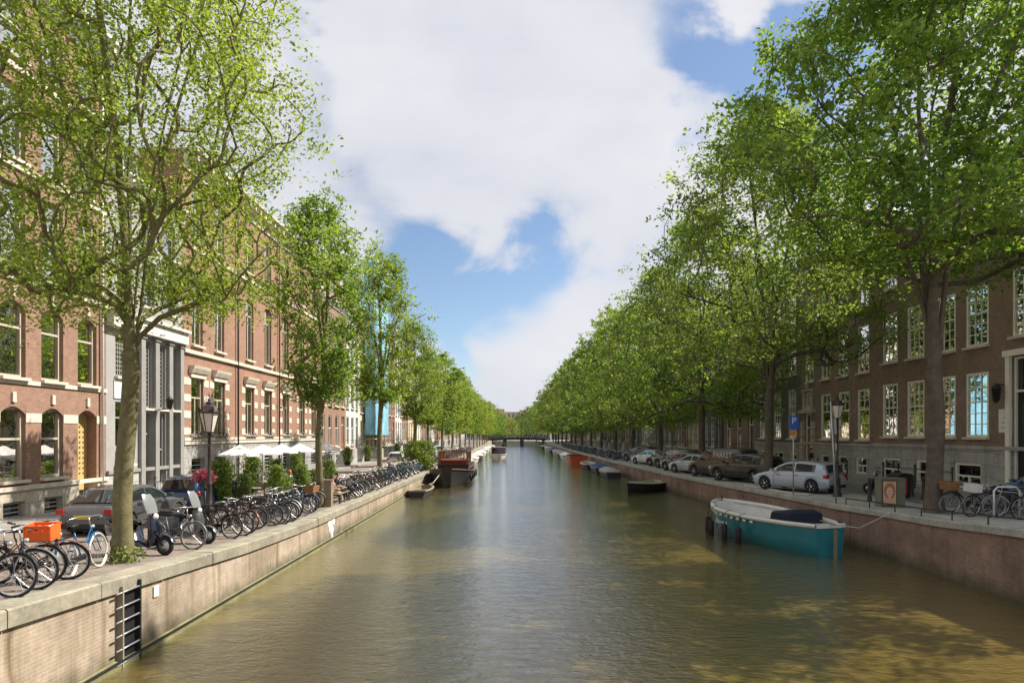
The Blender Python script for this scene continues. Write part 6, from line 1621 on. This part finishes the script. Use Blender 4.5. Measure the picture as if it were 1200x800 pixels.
for i, (x, y, s) in enumerate([(-12.0, 25.7, 1.18), (-11.7, 27.3, 0.8), (-11.0, 29.2, 0.98), (-11.1, 30.9, 0.62), (-10.9, 32.4, 0.92), (-11.0, 35.0, 0.7), (-10.9, 37.4, 0.95), (-13.9, 30.2, 1.05), (-13.7, 33.0, 1.2), (-13.8, 36.6, 1.0)]):
    potted(x, y, s, i % 3, f'tall potted shrub, {ORD[i] if i < 7 else ORD[i-7]} in the row {"on the canal side of the terrace" if i < 7 else "against the orange-brick building"}')
for i, (x, y) in enumerate([(-16.3, 62), (-16.2, 47), (-16.4, 71), (-16.2, 88)]): potted(x, y, 1.1, i % 3, f'green potted shrub against the left house fronts, {ORD[i]} beyond the terrace', 'potted shrubs by the left houses')
sb = empty('round_shrub', (-8.25, 55.5, zl(55.5)), 0, 'large dense round shrub at the left quay edge beside the barge', 'shrub')
inst(bush_mesh(20, 1.5, 2.6, 9000, 0.14, 0.05), 'foliage', sb)
t_ = MB()
for k in range(7): t_.tube([(0.05*math.cos(k), 0.05*math.sin(k), 0), (0.7*math.cos(k), 0.7*math.sin(k), 1.6)], 0.03, 5)
t_.build('stem', 'bark', sb)
iv = empty('ivy', (-8.32, 13.4, zl(13.3)), 0, 'patch of ivy and weeds round the foot of the mossy elm', 'ivy')
inst(bush_mesh(31, 0.36, 0.30, 260, 0.08, 0.0), 'foliage', iv); s = MB()
for k in range(6): s.tube([(0, 0, 0), (0.35*math.cos(k), 0.35*math.sin(k), 0.25)], 0.006, 4)
s.build('stem', 'bark', iv)
# flower basket on railing near lamp
fb = empty('flower_basket', (-10.6, 21.6, zl(21.6)), 0, 'plum-coloured flower basket on a black stand behind the left street lamp', 'flower basket')
s = MB(); s.tube([(0, 0, 0), (0, 0, 1.25)], 0.03, 6); s.lathe([(0.2, 0), (0.2, 0.04), (0.03, 0.06)], n=10); s.build('stand', 'iron_black', fb)
s = MB(); s.lathe([(0.12, 1.25), (0.28, 1.5), (0.26, 1.52), (0.0, 1.5)], n=12); s.build('basket', 'pot_dark', fb)
o = inst(bush_mesh(40, 0.36, 0.42, 700, 0.09, 0.0, 'petal_plum'), 'flowers', fb, (0, 0, 1.42))
# iron area railing in front of the grey-white house
ar = empty('iron_railing', (-15.9, 0, 0), 0, 'black iron railing in front of the pale grey house with pilasters', 'railing')
s = MB()
for z in (1.25, 2.15): s.tube([(0, 27.9, z), (0, 33.8, z)], 0.02, 5)
s.build('rail', 'iron_black', ar)
s = MB()
for k in range(30): s.tube([(0, 27.9+0.2*k, 1.05), (0, 27.9+0.2*k, 2.15)], 0.010, 4)
s.build('bars', 'iron_black', ar)
for y in (27.9, 30.85, 33.8): s = MB(); s.tube([(0, y, 1.0), (0, y, 2.3)], 0.035, 6); s.lathe([(0.05, 2.3), (0.06, 2.36), (0.0, 2.43)], (0, y, 0), 8); s.build('post', 'iron_black', ar)
# right side: iron railings at the R3 / R2 basements, bins
for i, (y0_, y1_, lab) in enumerate([(28.0, 33.2, 'black iron railing before the basement windows of the four-bay brick house'), (36.8, 41.5, 'black iron railing before the house with the carved stone doorway'), (46, 53, 'black iron railing before the blackish brick house')]):
    ar = empty('iron_railing', (19.7, 0, 0), 0, lab, 'railing'); z = zr(y0_)+0.14
    s = MB()
    for dz in (0.35, 0.95): s.tube([(0, y0_, z+dz), (0, y1_, z+dz)], 0.022, 5)
    s.build('rail', 'iron_black', ar)
    for k in range(5): yy_ = y0_+(y1_-y0_)*k/4; s = MB(); s.tube([(0, yy_, z), (0, yy_, z+1.05)], 0.035, 6); s.lathe([(0.05, 1.05), (0.06, 1.12), (0.0, 1.2)], (0, yy_, z), 8); s.build('post', 'iron_black', ar)
mat('bin_red', (0.45, 0.03, 0.05), 0.4); mat('sack_black', (0.02, 0.02, 0.022), 0.35, bump=0.8, bs=8)
wb = empty('wheelie_bin', (16.9, 27.3, zr(27.3)), 0.2, 'black wheeled bin with a red panel between the poster cabinet and the nearest right elm', 'bin')
s = MB(); s.prism([(-0.26, 0.05), (0.26, 0.05), (0.32, 1.0), (-0.32, 1.0)], 'y', -0.3, 0.3); s.build('bin_body', 'sack_black', wb)
s = MB(); s.prism([(-0.34, 1.0), (0.34, 1.0), (0.30, 1.08), (-0.1, 1.12)], 'y', -0.34, 0.34); s.build('lid', 'sack_black', wb)
s = MB(); s.box(-0.22, 0.10, -0.315, -0.305, 0.2, 0.8); s.build('red_panel', 'bin_red', wb)
for sx in (-1, 1): s = MB(); s.lathe([(0.09, -0.03), (0.09, 0.03)], (sx*0.25, 0.28, 0.09), 10, 'x'); s.build('wheel', 'rubber', wb)
for i, (x, y) in enumerate([(17.5, 26.6), (17.9, 28.0), (12.9+1.9, 25.9)]):
    s = MB(); s.lathe([(0.10, 0), (0.09, 0.15), (0.07, 0.2), (0.065, 0.85), (0.09, 0.9), (0.05, 0.97), (0.0, 1.0)], n=10)
    tag(s.build('bollard', 'iron_lamp', None, (x, y, zr(y)+0.006)), ['brown iron bollard just right of the wheeled bin', 'brown iron bollard behind the wheeled bin', 'short iron bollard between the street lamp and the poster cabinet'][i], 'bollard', 'iron bollards on the right bank')

# ================================================================ PEOPLE
def person(x, y, z, rz, pose, skinc, topc, legc, hairc, label, hair='short', h=1.74):
    s = h/1.74
    J = {}; E = []; Rr = {}
    def j(n, p, r, par=None):
        J[n] = Vector(p)*s; Rr[n] = r*s
        if par: E.append((par, n))
    sit = pose == 'sit'
    pz = 0.50 if sit else 0.93
    lean = 0.08 if sit else 0.0
    j('pel', (0, 0, pz), 0.135); j('waist', (lean*0.5, 0, pz+0.17), 0.118, 'pel'); j('chest', (lean*0.6, 0, pz+0.36), 0.138, 'waist'); j('neckb', (lean*0.9, 0, pz+0.50), 0.075, 'chest')
    j('neck', (lean+0.01, 0, pz+0.565), 0.052, 'neckb'); j('headl', (lean+0.02, 0, pz+0.64), 0.072, 'neck'); j('headm', (lean+0.015, 0, pz+0.71), 0.092, 'headl'); j('headt', (lean, 0, pz+0.77), 0.078, 'headm')
    for sg, q in ((-1, 'r'), (1, 'l')):
        j('sh'+q, (lean*0.8, sg*0.17, pz+0.455), 0.062, 'neckb')
        if sit:
            j('el'+q, (0.10+0.04*sg, sg*0.24, pz+0.22), 0.042, 'sh'+q); j('wr'+q, (0.32, sg*0.13, pz+0.16), 0.028, 'el'+q); hd_ = Vector((0.08, -sg*0.03, -0.02))
        elif pose == 'walk':
            j('el'+q, (sg*0.10, sg*0.23, pz+0.20), 0.042, 'sh'+q); j('wr'+q, (sg*0.22, sg*0.22, pz-0.02), 0.028, 'el'+q); hd_ = Vector((sg*0.03, 0, -0.08))
        else:
            j('el'+q, (-0.02, sg*0.23, pz+0.19), 0.042, 'sh'+q); j('wr'+q, (0.05, sg*0.23, pz-0.05), 0.028, 'el'+q); hd_ = Vector((0.02, 0, -0.085))
        w = J['wr'+q]/s; pm = w+hd_*0.8; j('pa'+q, pm, 0.030, 'wr'+q)
        side_v = Vector((0, 1, 0)) if not sit else Vector((0.25, 0.95, 0)).normalized()
        for f in range(4):
            o_ = side_v*(0.022*(f-1.5)); L_ = (0.055, 0.065, 0.062, 0.048)[f]; dirv = hd_.normalized()
            j('f%d%sa' % (f, q), pm+o_+dirv*0.03, 0.009, 'pa'+q); j('f%d%sb' % (f, q), pm+o_*1.1+dirv*(0.03+L_*0.6)+Vector((0.008, 0, -0.004)), 0.008, 'f%d%sa' % (f, q)); j('f%d%sc' % (f, q), pm+o_*1.1+dirv*(0.03+L_)+Vector((0.02, 0, -0.012)), 0.007, 'f%d%sb' % (f, q))
        j('t1'+q, w+hd_*0.45+side_v*(-sg*0.034), 0.010, 'pa'+q); j('t2'+q, w+hd_*0.9+side_v*(-sg*0.05)+Vector((0.015, 0, 0)), 0.008, 't1'+q)
        j('hip'+q, (0.0, sg*0.09, pz-0.05), 0.095, 'pel')
        if sit:
            j('kn'+q, (0.43, sg*0.13, pz+0.0), 0.062, 'hip'+q); j('an'+q, (0.47+0.05*sg, sg*0.12, 0.085), 0.040, 'kn'+q)
            a = J['an'+q]/s; j('to'+q, (a.x+0.17, a.y, 0.035), 0.036, 'an'+q)
        elif pose == 'walk':
            j('kn'+q, (0.14*(-sg)+0.06, sg*0.09, 0.50), 0.062, 'hip'+q); j('an'+q, (-0.26*sg-0.03, sg*0.08, 0.10 if sg < 0 else 0.14), 0.042, 'kn'+q)
            a = J['an'+q]/s; j('to'+q, (a.x+0.16, a.y, 0.04), 0.036, 'an'+q)
        else:
            j('kn'+q, (0.02, sg*0.10, 0.49), 0.062, 'hip'+q); j('an'+q, (0, sg*0.10, 0.09), 0.042, 'kn'+q); j('to'+q, (0.16, sg*0.12, 0.038), 0.036, 'an'+q)
    names = list(J); idx = {n_: i for i, n_ in enumerate(names)}
    me = bpy.data.meshes.new('person'); me.from_pydata([tuple(J[n_]) for n_ in names], [(idx[a], idx[b_]) for a, b_ in E], [])
    o = bpy.data.objects.new('person', me); col.objects.link(o)
    sk = o.modifiers.new('s', 'SKIN'); sk.use_smooth_shade = True
    if not me.skin_vertices: me.attributes  # layer is created with the modifier
    if len(me.skin_vertices) == 0:
        bm = bmesh.new(); bm.from_mesh(me); bm.verts.layers.skin.verify(); bm.to_mesh(me); bm.free()
    for i, n_ in enumerate(names):
        sv = me.skin_vertices[0].data[i]; r = Rr[n_]; sv.radius = (r, r) if n_ not in ('pel', 'waist', 'chest') else (r*0.82, r*1.15); sv.use_root = (n_ == 'pel')
    su = o.modifiers.new('d', 'SUBSURF'); su.levels = 2; su.render_levels = 2
    dg = bpy.context.evaluated_depsgraph_get(); m2 = bpy.data.meshes.new_from_object(o.evaluated_get(dg)); bpy.data.objects.remove(o)
    m2.materials.clear()
    for mm in (skinc, topc, legc, 'trim_black'): m2.materials.append(MATS[mm])
    segs = [(J[a], J[b_], a, b_) for a, b_ in E]
    def near(p):
        best = 9; bn_ = None
        for a, b_, na, nb in segs:
            ab = b_-a; t2 = max(0, min(1, (p-a).dot(ab)/max(1e-9, ab.length_squared))); d = (p-(a+ab*t2)).length
            if d < best: best = d; bn_ = (na, nb, t2)
        return bn_
    for f in m2.polygons:
        na, nb, t2 = near(f.center); key = nb
        if key in ('neck', 'headl', 'headm', 'headt') or key[:2] in ('pa', 't1', 't2') or (key[0] == 'f' and key[1].isdigit()): mi = 0
        elif key[:2] == 'wr': mi = 0
        elif key[:2] in ('el', 'sh') or key in ('waist', 'chest', 'neckb'): mi = 1
        elif key[:2] == 'to': mi = 3
        elif key[:2] in ('an',): mi = 2 if legc != 'shorts' else 0
        else: mi = 2
        f.material_index = mi; f.use_smooth = True
    m2.name = 'person'
    po = bpy.data.objects.new('person', m2); col.objects.link(po); po.location = (x, y, z); po.rotation_euler = (0, 0, rz); tag(po, label, 'person')
    # hair cap, eyes, nose, mouth, ears as small children
    hm = J['headm']; hb = MB(); rows = []
    for k in range(7):
        a = PI*0.5*k/6; rr = 0.100*s*math.cos(a); zz = 0.108*s*math.sin(a); rows.append([(hm.x-0.014*s+rr*math.cos(b2)*1.04, hm.y+rr*math.sin(b2)*0.93, hm.z+0.012*s+zz+(0.03*s if math.cos(b2) > 0.4 and k == 0 else 0)) for b2 in [2*PI*q/16 for q in range(16)]])
    hb.grid(rows, closed=True)
    if hair == 'long':
        rows = []
        for zz, rr in ((0.01, 0.097), (-0.08, 0.10), (-0.18, 0.085), (-0.24, 0.06)): rows.append([(hm.x-0.02*s+rr*s*math.cos(b2), hm.y+rr*s*math.sin(b2)*0.95, hm.z+zz*s) for b2 in [PI*0.42+PI*1.16*q/10 for q in range(11)]])
        hb.grid(rows)
    hb.build('hair', hairc, po)
    fm_ = MB()
    for sg in (-1, 1): fm_.lathe([(0.0, 0.012), (0.012, 0.006), (0.014, 0)], (hm.x+0.078*s, sg*0.032*s, hm.z-0.005*s), 6, 'x')
    fm_.boxc((hm.x+0.078*s, 0, hm.z-0.075*s), (0.012, 0.045, 0.010)); fm_.build('face_features', 'saddle_brown', po)
    ns = MB(); ns.prism([(hm.x+0.075*s, hm.z+0.01*s), (hm.x+0.110*s, hm.z-0.04*s), (hm.x+0.075*s, hm.z-0.05*s)], 'y', -0.014, 0.014)
    for sg in (-1, 1): ns.boxc((hm.x-0.01*s, sg*0.088*s, hm.z-0.02*s), (0.03, 0.02, 0.055))
    ns.build('nose_and_ears', skinc, po)
    return po
mat('skin_fair', (0.50, 0.28, 0.20), 0.5, var=0.05); mat('cloth_pink', (0.50, 0.26, 0.23), 0.85); mat('cloth_black', (0.02, 0.02, 0.022), 0.85); mat('cloth_denim', (0.05, 0.08, 0.15), 0.85); mat('cloth_white', (0.62, 0.62, 0.6), 0.85); mat('cloth_beige', (0.5, 0.4, 0.3), 0.85); mat('cloth_red', (0.35, 0.04, 0.04), 0.85)
mat('hair_brown', (0.07, 0.035, 0.018), 0.6, var=0.3, vs=30); mat('hair_orange', (0.42, 0.17, 0.04), 0.6, var=0.3, vs=30); mat('hair_dark', (0.015, 0.012, 0.01), 0.5)
mat('cloth_navy', (0.015, 0.02, 0.04), 0.85)
zb_ = zl(29)
person(-8.28, 28.55, zb_+0.02, R(0), 'sit', 'skin_fair', 'cloth_pink', 'cloth_beige', 'hair_brown', 'person in a pink top and pale trousers sitting on the canalside bench', 'long', 1.68)
person(-8.28, 29.35, zb_+0.02, R(8), 'sit', 'skin_fair', 'cloth_black', 'cloth_black', 'hair_dark', 'person in black sitting beside the one in pink on the canalside bench', 'short', 1.75)
person(-11.6, 32.58, zl(32.6)+0.02, R(90), 'sit', 'skin_fair', 'cloth_white', 'cloth_red', 'hair_orange', 'person in a white top sitting at the third terrace table', 'long', 1.68)
person(-11.6, 33.82, zl(33.8)+0.02, R(-90), 'sit', 'skin_fair', 'cloth_black', 'cloth_denim', 'hair_brown', 'person in black facing the white-topped one at the third terrace table', 'short', 1.76)
person(-11.6, 34.98, zl(35)+0.02, R(90), 'sit', 'skin_fair', 'cloth_navy', 'cloth_black', 'hair_dark', 'person in navy sitting at the farthest terrace table', 'short', 1.78)
person(15.9, 37.8, zr(37.8)+0.01, R(200), 'walk', 'skin_fair', 'cloth_navy', 'cloth_black', 'hair_orange', 'person with ginger hair and dark coat walking behind the silver hatchback', 'long', 1.74)
person(19.6, 41.0, zr(41)+0.15, R(180), 'stand', 'skin_fair', 'cloth_black', 'cloth_denim', 'hair_dark', 'person in dark clothes standing near the carved stone doorway', 'short', 1.8)
